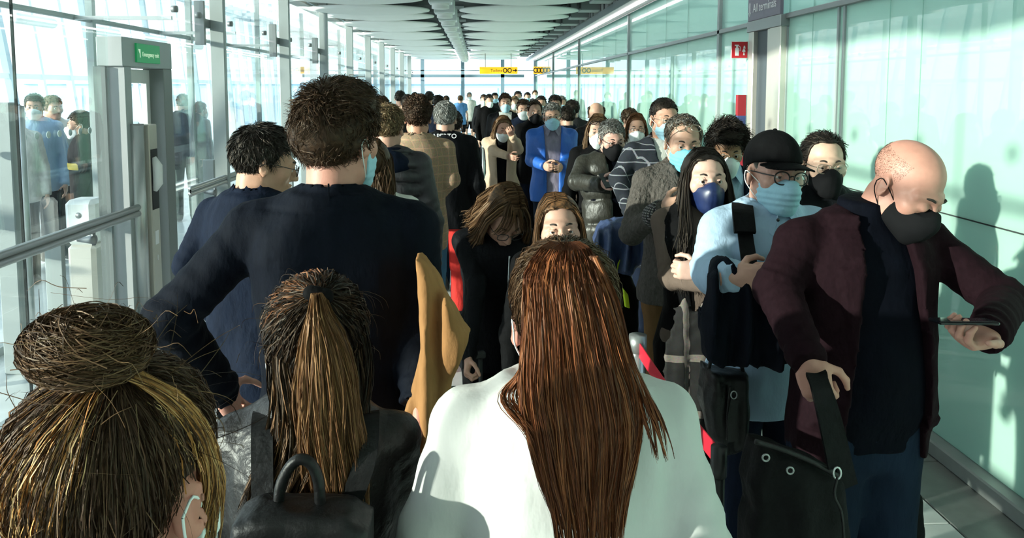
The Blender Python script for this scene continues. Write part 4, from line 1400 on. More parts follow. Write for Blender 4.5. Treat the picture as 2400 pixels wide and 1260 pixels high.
        return c
def strap_tube(name, pts, r, m, parent=None, n=10):
    C = crom(np.array([pts], float), max(8, len(pts) * 5))[0]
    return MB().tube([tuple(p) for p in C], r, n).build(name, m, parent)
def ribbon_obj(name, pts, wid, th, side, m, parent=None, k=6):
    C = crom(np.array([pts], float), len(pts) * k)[0]
    return MB().ribbon([tuple(p) for p in C], wid, th, side).build(name, m, parent)

def shirt_collar(p, m):
    """two folded collar points at the throat"""
    S = p.s
    for sd in (1, -1):
        b = MB()
        b.prism([(sd * .010, -.088, 1.512 * S), (sd * .074, -.020, 1.548 * S), (sd * .090, -.045, 1.49 * S), (sd * .052, -.128, 1.435 * S)][::sd], (0, -.004, 0))
        b.build('collar_point', m, p.root)

# ------------------------------------------------------------------ cloth materials
def cloth(name, c, rough=.8, bump=.25, nz=.18, ns=30, bs=14, sheen=.0, spec=.06, stretch=(1, 1, .5)):
    return mat(name, c, rough, 0, spec, nz, ns, min(1.0, bump * 2.4), bs, sheen, stretch=stretch)
C_NAVY = cloth('navy_suit_wool', (.004, .0055, .010), .75, .3)
C_NAVY2 = cloth('navy_jacket', (.007, .011, .023), .75, .35)
C_BLACK = cloth('black_cloth', (.0045, .0045, .005), .8, .3)
C_BLACK2 = cloth('black_softshell', (.006, .0065, .008), .6, .35)
C_CHAR = cloth('charcoal_cloth', (.028, .028, .030), .8, .3)
C_BURG = cloth('burgundy_wool', (.010, .0038, .0058), .85, .25, .25, 120)
C_TURT = cloth('midnight_knit', (.0018, .0024, .0055), .85, .2)
C_JEAN = cloth('dark_jeans', (.008, .014, .028), .85, .3, .35, 8)
C_JEANB = cloth('blue_jeans', (.055, .13, .21), .85, .3, .25, 8)
C_RED = cloth('red_chinos', (.50, .035, .030), .8, .3)
C_WHITE = cloth('white_cotton', (.52, .52, .51), .85, .22, .03, 12, 9)
C_BLUESH = cloth('light_blue_shirt', (.34, .46, .60), .75, .35, .06, 20, 12)
C_GREYSH = cloth('grey_shirt', (.22, .20, .26), .8)
C_BROWNK = cloth('grey_brown_knit', (.085, .075, .068), .9, .5, .3, 90, 60)
C_TAUPE = cloth('taupe_jersey', (.13, .095, .078), .85, .35, .12, 20, 10)
C_BEIGE = cloth('beige_cotton', (.52, .38, .27), .8, .3, .12, 14)
C_TAN = cloth('camel_wool', (.30, .15, .062), .9, .25, .12, 40)
C_OLIVE = cloth('olive_black_nylon', (.022, .021, .016), .45, .45, .2, 12, 12, .0, .5)
C_PUFF = cloth('slate_nylon', (.020, .018, .021), .5, .35, .15, 12, 12, .0, .5)
C_ROYAL = cloth('royal_blue_nylon', (.012, .10, .42), .5, .35, .15, 8, 10, 0, .5)
C_SKYB = cloth('sky_tshirt', (.10, .24, .48), .8)
C_PALE = cloth('pale_top', (.62, .60, .56), .8)
C_BROWNT = cloth('brown_corduroy', (.14, .075, .032), .85)
C_SHOE = mat('black_leather', (.010, .010, .011), .45, 0, .5)
C_LEATH = mat('black_leather_jacket', (.009, .008, .008), .42, 0, .3, .3, 6, .5, 22)
C_SHOEW = mat('white_trainer', (.7, .7, .7), .6)
K_SURG = mat('mask_blue', (.36, .60, .72), .8, 0, .3, .04, 60, .1, 40)
K_SURG2 = mat('mask_cyan', (.16, .48, .62), .8, 0, .3, .04, 60, .1, 40)
K_WHITE = mat('mask_white', (.74, .78, .78), .8, 0, .3, .03, 60)
K_BLACK = mat('mask_black', (.004, .004, .005), .8, 0, .15, .2, 60)
K_NAVY = mat('mask_navy_satin', (.010, .020, .075), .38, 0, .5, .2, 30)
M_FRB = mat('frame_black', (.012, .010, .010), .3, 0, .5); M_FRM = mat('frame_metal', (.45, .38, .30), .3, .9)
M_BUTTON = mat('button_dark', (.02, .02, .025), .3)
H_DKBR = [(.030, .017, .010), (.045, .024, .013), (.018, .010, .007)]
H_BLACK = [(.009, .008, .008), (.015, .012, .011), (.006, .006, .006)]
H_BROWN = [(.055, .030, .016), (.085, .047, .024), (.035, .019, .011)]
H_BLOND = [(.20, .135, .070), (.12, .075, .038), (.28, .20, .115), (.065, .042, .024)]
H_GREY = [(.24, .24, .23), (.36, .36, .35), (.13, .13, .12)]
H_SALT = [(.10, .095, .085), (.20, .19, .175), (.055, .05, .045)]
H_RED = [(.15, .045, .017), (.10, .030, .013), (.22, .075, .028), (.065, .020, .010)]
H_LTBR = [(.15, .085, .045), (.10, .055, .028), (.22, .13, .07)]

def grid_mat(name, base, line, step, wd, second=None, rough=.85):
    """woven check on the cloth: lines across and up the garment"""
    m, n, l = nmat(name)
    out = n.new('ShaderNodeOutputMaterial'); b = n.new('ShaderNodeBsdfPrincipled'); l.new(b.outputs[0], out.inputs[0])
    b.inputs['Roughness'].default_value = rough; b.inputs['Specular IOR Level'].default_value = .25
    tc = n.new('ShaderNodeTexCoord'); sp_ = n.new('ShaderNodeSeparateXYZ'); l.new(tc.outputs['Object'], sp_.inputs[0])
    nz = n.new('ShaderNodeTexNoise'); nz.inputs['Scale'].default_value = 6; l.new(tc.outputs['Object'], nz.inputs['Vector'])
    def lines(sock, st, off=0.0):
        a = n.new('ShaderNodeMath'); a.operation = 'MULTIPLY_ADD'; a.inputs[1].default_value = .018; l.new(nz.outputs['Fac'], a.inputs[0]); l.new(sock, a.inputs[2])
        d = n.new('ShaderNodeMath'); d.operation = 'MULTIPLY_ADD'; d.inputs[1].default_value = 1 / st; d.inputs[2].default_value = off; l.new(a.outputs[0], d.inputs[0])
        f = n.new('ShaderNodeMath'); f.operation = 'FRACT'; l.new(d.outputs[0], f.inputs[0])
        g = n.new('ShaderNodeMath'); g.operation = 'LESS_THAN'; g.inputs[1].default_value = wd / st; l.new(f.outputs[0], g.inputs[0])
        return g.outputs[0]
    def add(a, c):
        m_ = n.new('ShaderNodeMath'); m_.operation = 'MAXIMUM'; l.new(a, m_.inputs[0]); l.new(c, m_.inputs[1]); return m_.outputs[0]
    xy = n.new('ShaderNodeMath'); xy.operation = 'ADD'; l.new(sp_.outputs['X'], xy.inputs[0]); l.new(sp_.outputs['Y'], xy.inputs[1])
    k = add(lines(sp_.outputs['Z'], step), lines(xy.outputs[0], step, .3))
    mx = n.new('ShaderNodeMix'); mx.data_type = 'RGBA'
    l.new(k, mx.inputs[0]); mx.inputs[6].default_value = (*base, 1); mx.inputs[7].default_value = (*line, 1)
    n2 = n.new('ShaderNodeTexNoise'); n2.inputs['Scale'].default_value = 150; l.new(tc.outputs['Object'], n2.inputs['Vector'])
    mu = n.new('ShaderNodeMix'); mu.data_type = 'RGBA'; mu.blend_type = 'MULTIPLY'; mu.inputs[0].default_value = .6
    l.new(mx.outputs[2], mu.inputs[6]); l.new(n2.outputs['Color'], mu.inputs[7]); 
    l.new(mu.outputs[2], b.inputs['Base Color'])
    bp = n.new('ShaderNodeBump'); bp.inputs['Strength'].default_value = .3; bp.inputs['Distance'].default_value = .02
    n3 = n.new('ShaderNodeTexNoise'); n3.inputs['Scale'].default_value = 13; l.new(tc.outputs['Object'], n3.inputs['Vector']); l.new(n3.outputs['Fac'], bp.inputs['Height']); l.new(bp.outputs[0], b.inputs['Normal'])
    return m
C_PLAID = grid_mat('plaid_flannel', (.020, .024, .034), (.26, .27, .30), .075, .0065)
C_TWEED = grid_mat('tweed_check', (.40, .28, .18), (.55, .34, .22), .055, .008)
C_RIB = grid_mat('ribbed_knit', (.30, .28, .27), (.03, .03, .03), .012, .005)

# ================================================================== the people nearest the camera, seen from behind
def sheet(rs, levels, n, thick, segs, rad, cols, wts=None, clump=.5, nclump=40, wave=0.0, minlen=.85, jit=.2, wf=9.0, gather=1.0, colfn=None):
    """a fall of hair: levels = (py, x_left, x_right, Y); returns verts, quads, colours in world space"""
    u = rs.uniform(0, 1, n)
    cl = np.round(u * nclump) / nclump + rs.normal(size=n) * .002
    lay = rs.uniform(-1, 1, n)
    ln = rs.uniform(minlen, 1.0, n)
    K = len(levels)
    ctr = []
    for i, (py, xl, xr, Y) in enumerate(levels):
        t = i / (K - 1)
        uu = u + (cl - u) * clump * t + rs.normal(size=n) * .012
        bulge = thick * (1 - (2 * uu - 1) ** 2 * .8)
        pts = np.stack([W(a, py, Y) for a in (xl, xr)])
        p = pts[0] + (pts[1] - pts[0]) * uu[:, None]
        p[:, 1] += -bulge * (.55 + .45 * lay) + rs.normal(size=n) * .002
        ctr.append(p)
    P_ = crom(np.stack(ctr, 1), segs * 3)
    idx = (ln[:, None] * np.linspace(0, 1, segs)[None] * (segs * 3 - 1))
    i0 = np.clip(idx.astype(int), 0, segs * 3 - 2); fr = (idx - i0)[..., None]
    P_ = np.take_along_axis(P_, i0[..., None], 1) * (1 - fr) + np.take_along_axis(P_, (i0 + 1)[..., None], 1) * fr
    if wave:
        t = np.linspace(0, 1, segs)[None]
        ph = (cl * 37)[:, None]
        P_[:, :, 0] += wave * np.sin(wf * t + ph) * t; P_[:, :, 1] += wave * .7 * np.cos(wf * .8 * t + ph * 1.7) * t
    c = mixcol(rs, n, cols, wts, jit) if colfn is None else colfn(u, rs)
    return tubes(P_, taper(n, segs, rad, .35, rs), c, 2)
def skull_strands(p, tie, n, cols, wts=None, rad=.0014, segs=8, t=.014, kind='full', lift=.006, jit=.2, colfn=None, noise=.004):
    """strands combed over the skull towards the tie point (head space)"""
    rs = p.rs
    q, nn = scalp_points(rs, n, (t, t, t), kind)
    N = len(q)
    tie = np.asarray(tie, float)
    E = EARTH + t
    d0 = (q - CC) / E; d1 = (tie - CC) / E; r1 = np.linalg.norm(d1); d1 = d1 / r1
    om = np.arccos(np.clip((d0 * d1).sum(1), -.999, .999))
    ts = np.linspace(-.03, 1, 6)
    C = []
    for k in ts:
        a = np.sin((1 - k) * om) / np.sin(om); b = np.sin(k * om) / np.sin(om)
        d = a[:, None] * d0 + b[:, None] * d1
        d /= np.linalg.norm(d, axis=1, keepdims=True)
        rr = 1 + (r1 - 1) * np.clip(k, 0, 1) ** 4
        C.append(CC + d * E * rr + d * lift * math.sin(math.pi * max(0, k)) + rs.normal(size=(N, 3)) * noise)
    P_ = crom(np.stack(C, 1), segs)
    c = mixcol(rs, N, cols, wts, jit) if colfn is None else colfn(q, rs)
    return tubes(P_, taper(N, segs, rad, .6, rs), c, 2)
def skull_cap(p, t, cols, kind='full', dark=.7):
    f = Fld((-.14, -.17, -.16), (.14, .19, .20), .006)
    f.ell(CC, EARTH + t)
    X, Y, Z = f.coords()
    hz = hairline(X + 0 * Y, Y + 0 * X, kind).astype(np.float32)
    f.f[...] = np.maximum(f.f, (hz - Z) * .75)
    V, Q = f.net()
    return p.hd(V), Q, mixcol(p.rs, len(V), cols, None, .1) * dark
def hair_obj(p, pieces):
    """pieces already in person space"""
    V, Q, _ = join([(a, b) for a, b, c in pieces])
    return p.part('hair', V, Q, hairmat('hair'), colors=np.concatenate([c for a, b, c in pieces]))
def loc_piece(p, pc):
    return ((pc[0] - p.base) @ p.Rw, pc[1], pc[2])
def hd_piece(p, pc):
    return (p.hd(pc[0]), pc[1], pc[2])

# --- woman with the messy bun, closest
bun = Person('woman with a messy highlighted hair bun, nearest the camera at the lower left corner', 283, 884, .80, rot=180 - 8, skin_c=(.50, .20, .15), head=(-6, 8, 2), lod=0, hv=.005, fem=1, w=.92, hs=1.0)
bun.garment('jacket', C_NAVY2, .75, .02, collar='stand', sr=(0.051, 0.043, 0.035)); bun.trousers(C_BLACK); bun.shoes(C_SHOE)
tie_w = W(262, 866, .745); tie_h = bun.R.T @ (bun.loc(tie_w) - bun.ho) / bun.hs
def buncol(q, rs):
    N = len(q)
    c = mixcol(rs, N, [(.046, .024, .015), (.032, .017, .011), (.070, .036, .021)], None, .25)
    w_ = bun.base + bun.hd(q) @ bun.Rw.T
    d = w_ - CAM
    xx = d[:, 0] * _cy - d[:, 1] * _sy; yy = d[:, 0] * _sy + d[:, 1] * _cy; f_ = yy * _cp - d[:, 2] * _sp; v_ = yy * _sp + d[:, 2] * _cp
    px, py = PPX + FOC * xx / f_, PPY - FOC * v_ / f_
    bl = np.exp(-((px - 130) / 60) ** 2) * .9 * (py > 900)
    bl = np.maximum(bl, .5 * np.exp(-((px - 470) / 40) ** 2) * (py > 1040))
    pick = rs.uniform(size=N) < bl * .85
    c[pick] = mixcol(rs, int(pick.sum()), [(.42, .17, .048), (.52, .26, .09), (.62, .40, .20), (.10, .05, .026)], None, .2)
    return c
pcs = []
cv, cq, cc = skull_cap(bun, .006, H_DKBR, 'updo'); pcs.append((cv, cq, cc))
pcs.append(hd_piece(bun, skull_strands(bun, tie_h, 8800, None, colfn=buncol, rad=.00055, segs=8, t=.012, lift=.012, noise=.0030, kind='updo')))
# bun: coils of strands wound around its centre
rs = bun.rs
bc = W(205, 812, .735); N = 4300
ax_ = rs.normal(size=(N, 3)) * [.45, .35, .45] + [.35, -.15, .9]; ax_ /= np.linalg.norm(ax_, axis=1, keepdims=True)
e1 = np.cross(ax_, rs.normal(size=(N, 3))); e1 /= np.linalg.norm(e1, axis=1, keepdims=True); e2 = np.cross(ax_, e1)
rr = rs.uniform(.86, 1.06, (N, 1)); tl = rs.uniform(-.55, .55, (N, 1)); span = rs.uniform(.25, .5, (N, 1))
ctr = []
for k in range(7):
    th = k * span
    d_ = e1 * np.cos(th) + e2 * np.sin(th)
    ctr.append(bc + (d_ * np.sqrt(1 - tl ** 2) + ax_ * tl) * rr * [.058, .048, .038] + rs.normal(size=(N, 3)) * .0012)
pcs.append(loc_piece(bun, tubes(crom(np.stack(ctr, 1), 10), taper(N, 10, .0005, .5, rs), mixcol(rs, N, H_BROWN + [(.13, .07, .035), (.06, .03, .016)], None, .2), 2)))
f = Fld(bc - .09, bc + .09, .005); f.ell(bc, (.053, .042, .030)); f.ell((bc * .55 + np.array(tie_w) * .45), (.035, .03, .022), .03); V, Q = f.net()
pcs.append(loc_piece(bun, (V, Q, mixcol(rs, len(V), H_DKBR, None, .1) * .7)))
pcs.append(loc_piece(bun, sheet(rs, [(872, 290, 330, .745), (920, 375, 425, .755), (990, 435, 485, .775), (1060, 465, 512, .795), (1130, 470, 520, .81), (1200, 462, 516, .82), (1290, 450, 505, .825)], 2000, .014, 12, .0005, [(.46, .22, .075), (.30, .14, .05), (.08, .042, .022), (.55, .31, .13)], None, .6, 16, .004, .7)))
# flyaway wisps around the outline
N = 190
q, nn = scalp_points(rs, N, (.016, .016, .016), 'updo'); N = len(q)
dv = rs.normal(size=(N, 3)); C = np.stack([q, q + nn * .010 + dv * .008, q + nn * .018 + dv * .022, q + nn * .014 + dv * .036], 1)
pcs.append(hd_piece(bun, tubes(crom(C, 10), taper(N, 10, .00045, .5), mixcol(rs, N, H_LTBR + H_BROWN, None, .3), 2)))
N = 70
q = bc + rs.normal(size=(N, 3)) * [.04, .03, .022]; dv = rs.normal(size=(N, 3)); dv[:, 1] *= .4
C = np.stack([q, q + dv * .016, q + dv * .026 + [0, 0, .006], q + dv * .034 - [0, 0, .006]], 1)
pcs.append(loc_piece(bun, tubes(crom(C, 10), taper(N, 10, .00045, .5), mixcol(rs, N, H_LTBR + H_BROWN, None, .3), 2)))
hair_obj(bun, pcs)
bun.mask(K_WHITE)

# --- woman with the brown ponytail and leather jacket
pony = Person('woman with a long brown ponytail wearing a black leather jacket', 742, 664, 1.38, rot=180, skin_c=(.48, .25, .18), head=(6, 8, 0), lod=0, hv=.006, fem=1, w=.96,
              arms={'L': [(500, 1330, 1.36), (560, 1480, 1.52)], 'R': [(935, 1330, 1.47), (900, 1480, 1.62)]})
pony.garment('leather_jacket', C_LEATH, .82, .022, collar='stand', sr=(0.053, 0.045, 0.038), wr=.0045, freq=26)
pony.trousers(C_BLACK); pony.shoes(C_SHOE)
tie_w = W(746, 692, 1.28); tie_h = pony.R.T @ (pony.loc(tie_w) - pony.ho)
pcs = [skull_cap(pony, .007, H_BLACK, 'updo')]
def ponyc(q, rs):
    c = mixcol(rs, len(q), H_DKBR + H_BLACK, None, .25)
    pk = (rs.uniform(size=len(q)) < .45) & (q[:, 2] > .05) & (q[:, 0] > -.02)  # warm sunlight on the left of the crown, put into the strand colours
    c[pk] = mixcol(rs, int(pk.sum()), [(.13, .05, .022), (.17, .07, .03)], None, .2)
    return c
pcs.append(hd_piece(pony, skull_strands(pony, tie_h, 5200, None, colfn=ponyc, rad=.0009, segs=8, t=.011, lift=.008, kind='updo')))
rs = pony.rs
PT = [(.18, .085, .036), (.13, .060, .026), (.24, .125, .055), (.08, .036, .018)]
pcs.append(loc_piece(pony, sheet(rs, [(680, 732, 762, 1.285), (730, 722, 778, 1.255), (800, 706, 815, 1.245), (900, 694, 842, 1.24), (1000, 694, 850, 1.235), (1100, 708, 858, 1.23), (1215, 740, 856, 1.22)], 4700, .03, 11, .00085, PT, None, .7, 40, .006, .78)))
pcs.append(loc_piece(pony, sheet(rs, [(760, 640, 700, 1.30), (850, 640, 705, 1.28), (940, 640, 735, 1.265), (1020, 625, 760, 1.25), (1110, 590, 740, 1.23), (1195, 560, 690, 1.21)], 3000, .02, 12, .0007, H_DKBR + [(.20, .10, .045)], [1, 1, 1, .9], .7, 20, .006, .75)))
pcs.append(loc_piece(pony, sheet(rs, [(740, 640, 850, 1.345), (820, 628, 868, 1.325), (900, 632, 872, 1.31), (990, 640, 860, 1.29), (1080, 650, 850, 1.27)], 2200, .012, 10, .0009, H_BLACK + H_DKBR, None, .6, 24, .004, .8)))
N = 160
q, nn = scalp_points(rs, N, (.014, .014, .014), 'updo'); N = len(q); dv = rs.normal(size=(N, 3))
pcs.append(hd_piece(pony, tubes(crom(np.stack([q, q + nn * .008 + dv * .006, q + nn * .012 + dv * .016 - [0, 0, .01], q + nn * .01 + dv * .02 - [0, 0, .025]], 1), 9), taper(N, 9, .0005, .5), mixcol(rs, N, H_BROWN, None, .3), 2)))
hair_obj(pony, pcs)
ht = Fld(np.array(tie_w) - .05, np.array(tie_w) + .05, .004); ht.cap(np.array(tie_w) + [-.012, 0, .004], np.array(tie_w) + [.012, 0, -.002], .014, .014); V, Q = ht.net()
pony.part('hair_tie', (V - pony.base) @ pony.Rw, Q, C_BLACK)
pony.mask(K_WHITE)
# --- woman with the long red-brown hair and the white shirt
wht = Person('woman with very long red-brown hair wearing a white shirt, seen from behind', 1322, 588, 1.27, rot=180, skin_c=(.52, .22, .17), head=(0, 4, 0), lod=0, hv=.006, fem=.9, w=1.0,
             arms={'L': [(950, 1420, 1.20), (1060, 1600, 1.42)], 'R': [(1680, 1420, 1.20), (1570, 1600, 1.42)]})
wht.garment('shirt', C_WHITE, .78, .034, yoke=1.385, collar='shirt', sr=(0.064, 0.062, 0.044), wr=.0080, padsh=.012, freq=25, fold=.012, nf=4.0)
wht.trousers(C_JEAN); wht.shoes(C_SHOEW)
rs = wht.rs
pcs = [skull_cap(wht, .007, H_DKBR, 'updo')]
tie_w = W(1322, 585, 1.20); tie_h = wht.R.T @ (wht.loc(tie_w) - wht.ho)
pcs.append(hd_piece(wht, skull_strands(wht, tie_h, 5500, H_BROWN + [(.07, .035, .018)], rad=.0007, segs=8, t=.012, lift=.007, kind='updo')))
RL = [(566, 1290, 1358, 1.215), (585, 1262, 1384, 1.175), (640, 1228, 1412, 1.135), (720, 1228, 1440, 1.115), (820, 1226, 1466, 1.105), (920, 1220, 1500, 1.10), (1020, 1240, 1505, 1.09), (1120, 1262, 1482, 1.075), (1200, 1288, 1462, 1.065), (1290, 1300, 1452, 1.055)]
pcs.append(loc_piece(wht, sheet(rs, RL, 8200, .028, 12, .00082, H_RED, [1, 1, .8, .8], .75, 46, .004, .80, .22, 8)))
pcs.append(loc_piece(wht, sheet(rs, [(600, 1380, 1400, 1.15), (700, 1418, 1446, 1.12), (820, 1450, 1478, 1.11), (920, 1484, 1520, 1.10), (1000, 1510, 1556, 1.085), (1080, 1530, 1578, 1.075)], 260, .008, 16, .0011, H_RED, None, .8, 8, .004, .7)))
pcs.append(loc_piece(wht, sheet(rs, [(760, 1224, 1236, 1.115), (860, 1216, 1232, 1.11), (930, 1170, 1225, 1.105), (1000, 1210, 1262, 1.09), (1080, 1250, 1290, 1.08)], 90, .006, 16, .0010, H_RED, None, .7, 6, .006, .7)))
hair_obj(wht, pcs)
wht.mask(K_WHITE)
# yoke seam of the shirt
ys_ = [wht.loc(W(x, y, 1.125)) for x, y in ((1120, 990), (1230, 996), (1330, 998), (1430, 1000), (1540, 1020))]

# --- tall man in the dark suit
tall = Person('tall man in a dark suit with tousled brown hair and a coat over his arm', 785, 212, 1.86, rot=180, skin_c=(.52, .24, .18), head=(-24, 3, 0), lod=0, hv=.0075, w=1.0,
              arms={'L': [(400, 745, 1.80), (520, 915, 1.98)], 'R': [(985, 735, 1.84), (985, 930, 1.72)]}, hands={'R': dict(curl=.5, pn=(-1, 0, 0))})
tall.garment('suit_jacket', C_NAVY, .78, .022, backseam=True, collar='shirt', sr=(0.062, 0.055, 0.045), wr=.005, padsh=.012, vox=.008, freq=24)
tall.trousers(C_NAVY); tall.shoes(C_SHOE)
tall.short_hair(H_DKBR + [(.05, .026, .014)], 'male', (.012, .016, .026), 5200, .034, 'fwd', .55, .0010, curl=.22, vol=[((0, -.02, .095), (.072, .088, .062)), ((.0, .05, .02), (.084, .078, .075))], segs=6, jit=.25)
tall.mask(K_SURG)
strap_tube('jacket_seam', [tall.loc(W(770, 430, 1.735)), tall.loc(W(772, 600, 1.735)), tall.loc(W(775, 800, 1.74))], .002, C_NAVY, tall.root)

# --- man with glasses in front of the tall man
gl5 = Person('dark-haired man in glasses and a navy jacket, partly hidden behind the tall man', 628, 300, 2.75, rot=180 - 25, skin_c=(.50, .27, .18), head=(-42, 14, 0), lod=0, hv=.0075, w=1.05,
             arms={'L': [(440, 620, 2.75), (520, 760, 2.95)]})
gl5.garment('jacket', C_NAVY2, .80, .028, collar='stand', sr=(0.061, 0.051, 0.042), wr=.006)
gl5.trousers(C_BLACK); gl5.shoes(C_SHOE)
gl5.short_hair(H_BLACK + [(.05, .048, .045)], 'male', (.010, .014, .022), 2600, .030, 'fwd', .5, .0013)
gl5.glasses(M_FRB)
# --- long-haired woman mostly hidden by the tall man
wl6 = Person('woman with long straight brown hair, mostly hidden behind the tall man', 868, 330, 3.3, rot=180, skin_c=(.5, .28, .2), lod=1, fem=1)
wl6.garment('coat', C_PALE, .7, .02, collar='stand'); wl6.trousers(C_JEAN); wl6.shoes(C_SHOE)
wl6.long_hair(H_BROWN, .30, 1200, fy=(-.045, .0, .03), by=.11, wid=(.082, .09, .09, .085))
# --- puffer jacket man
puf = Person('fair-haired man in a quilted dark puffer jacket with a hood, facing away', 908, 250, 4.25, rot=180, skin_c=(.55, .30, .22), head=(-8, 4, 0), lod=1, w=1.02)
puf.garment('puffer_jacket', C_PUFF, .80, .042, vox=.009, collar=None, quilt=.075, sr=(0.071, 0.063, 0.050), wr=.003)
f = Fld((-.22, -.15, 1.30), (.22, .24, 1.66), .011); S = puf.s
f.cap((-.12, .04, 1.44 * S), (.12, .04, 1.44 * S), .055, .055); f.ell((0, .10, 1.44 * S), (.135, .07, .085), .03); f.cap((0, .03, 1.42 * S), (0, .02, 1.53 * S), .09, .095, .03, cut=0); f.cap((0, .0, 1.48 * S), (0, -.02, 1.65 * S), .07, .08, .01, 'd'); f.wrinkle(.004, 4, 30); V, Q = f.net()
puf.part('hood', V, Q, C_NAVY2)
puf.trousers(C_NAVY2); puf.shoes(C_SHOE)
puf.short_hair(H_BLOND, 'male', (.010, .014, .020), 1800, .026, 'fwd', .6, .0018)
# --- tweed blazer man
twd = Person('curly-haired man in a brown checked blazer and blue jeans, facing away', 978, 232, 5.0, rot=180, skin_c=(.52, .26, .17), head=(4, 3, 0), lod=1,
             arms={'R': [(1058, 420, 4.95), (1030, 455, 5.2)]})
twd.garment('blazer', C_TWEED, .80, .026, collar='shirt', sr=(0.061, 0.053, 0.042), padsh=.01)
twd.trousers(C_JEANB); twd.shoes(C_SHOE)
twd.short_hair(H_DKBR + [(.09, .05, .035)], 'male', (.010, .012, .030), 1800, .022, 'messy', .8, .0022, curl=.5)
# --- grey-haired man, lettered jacket, red trousers
gry = Person('grey-haired man in a black jacket with white lettering on the collar and red trousers', 1043, 242, 5.9, rot=180, skin_c=(.52, .30, .23), head=(-6, 3, 0), lod=1, w=1.06, belly=.02)
gry.garment('jacket', C_BLACK2, .80, .034, collar='high', sr=(0.068, 0.060, 0.048), padsh=.01, wr=.005)
gry.trousers(C_RED); gry.shoes(C_SHOE)
gry.short_hair(H_GREY, 'male', (.012, .014, .020), 1600, .024, 'down', .4, .0022)
me = text_mesh('lettering', 'APERTO', .05, mat('print_white', (.8, .8, .8), .6)); o_ = link('lettering', me, gry.root, (0.0, .118, 1.505 * gry.s), (math.radians(78), 0, math.pi))
# --- person ahead in dark jeans
drk = Person('person in dark jeans and coat walking ahead of the grey-haired man', 1062, 262, 7.0, rot=180, lod=2)
drk.garment('coat', C_NAVY2, .72, .03, collar='stand'); drk.trousers(C_JEAN); drk.shoes(C_SHOE); drk.short_hair(H_BLACK, 'male', (.01, .012, .02), 400, .02, rad=.003)

# ================================================================== facing the camera
# --- wavy hair, looking down
wav = Person('person with wavy brown hair in black looking down at a suitcase', 1196, 428, 3.15, rot=14, skin_c=(.45, .24, .17), head=(6, 40, 4), lod=0, fem=.6, eyes='closed',
             arms={'R': [(1118, 665, 3.10), (1098, 838, 2.93)], 'L': [(1285, 700, 3.15), (1270, 840, 3.05)]}, hands={'R': dict(curl=1.1, pn=(1, 0, 0), thumb=.7)})
wav.garment('jacket', C_BLACK2, .78, .024, collar='stand', sr=(0.055, 0.046, 0.037), wr=.006, freq=30)
strap_tube('zip', [wav.loc(W(x, y, 2.99)) for x, y in ((1194, 600), (1192, 650), (1190, 720))], .003, M_STEEL, wav.root)
wav.trousers(C_BLACK); wav.shoes(C_SHOE)
wav.long_hair(H_BROWN + [(.20, .11, .055), (.15, .08, .04), (.11, .058, .03)], .12, 2600, part=.02, wid=(.096, .106, .102, .095), fy=(-.062, -.085, -.080), by=.11, wave=.016, top=.028, rad=.0016, bangs=70)
wav.glasses(M_FRB)
# --- girl behind the white shirt
grl = Person('brown-haired woman in a white mask peeking over the red-brown hair', 1306, 458, 2.82, rot=0, skin_c=(.50, .29, .22), head=(0, -3, -2), lod=0, fem=1, w=.9)
grl.garment('coat', C_BLACK, .7, .022, collar='stand'); grl.trousers(C_BLACK); grl.shoes(C_SHOE)
grl.long_hair(H_BROWN + [(.17, .08, .035), (.25, .12, .055)], .26, 2200, part=-.012, fy=(-.052, -.050, -.05), wid=(.080, .088, .09, .09), rad=.0015)
grl.mask(K_WHITE, 'surgical', drop=.006)
# --- navy mask, long black hair
nav = Person('woman with long black hair and a navy satin mask, arms crossed', 1650, 348, 2.95, rot=-6, skin_c=(.58, .36, .29), head=(4, -2, 0), lod=0, fem=1, w=.95,
             arms={'R': [(1572, 650, 2.88), (1665, 662, 2.70)], 'L': [(1735, 660, 2.9), (1640, 634, 2.68)]}, hands={'L': dict(curl=.95, pn=(0, 1, 0), dir=(-1, .15, .0), thumb=.8), 'R': 'none'})
nav.garment('coat', C_BLACK, .45, .026, collar=None, sr=(0.050, 0.043, 0.038), flare=.05, opening=((.4, 1.0, 1.5), (.02, .05, .07), .0))
nav.garment('top', C_TAUPE, .86, .014, collar='crew', sr=(0.055, 0.048, 0.043), wr=.005, freq=34)
nav.trousers(C_BLACK); nav.shoes(C_SHOE)
nav.long_hair(H_BLACK + [(.022, .020, .020)], .42, 3400, top=.007, wid=(.077, .086, .094, .102), fy=(-.046, -.068, -.125), by=.10, rad=.0012, lens={-1: .36, 1: .40})
nav.mask(K_NAVY, 'cloth', loopm=K_BLACK)
# scarf with fringe and the second glove-like sleeve
f = Fld((-.25, -.30, .35), (.25, .05, 1.15), .010)
for (a, b, r0, r1) in (((-.10, -.165, 1.02), (-.12, -.175, .62), .040, .048), ((-.03, -.17, 1.00), (-.02, -.18, .55), .038, .046)):
    f.cap(a, b, r0, r1, .01, sq=(1, .35, 1), cut=0)
f.wrinkle(.006, 3, 60, (1, 1, .1)); V, Q = f.net()
nav.part('scarf', V, Q, grid_mat('scarf_check', (.016, .015, .015), (.20, .17, .15), .21, .028), label='dark fringed scarf with pale bands')
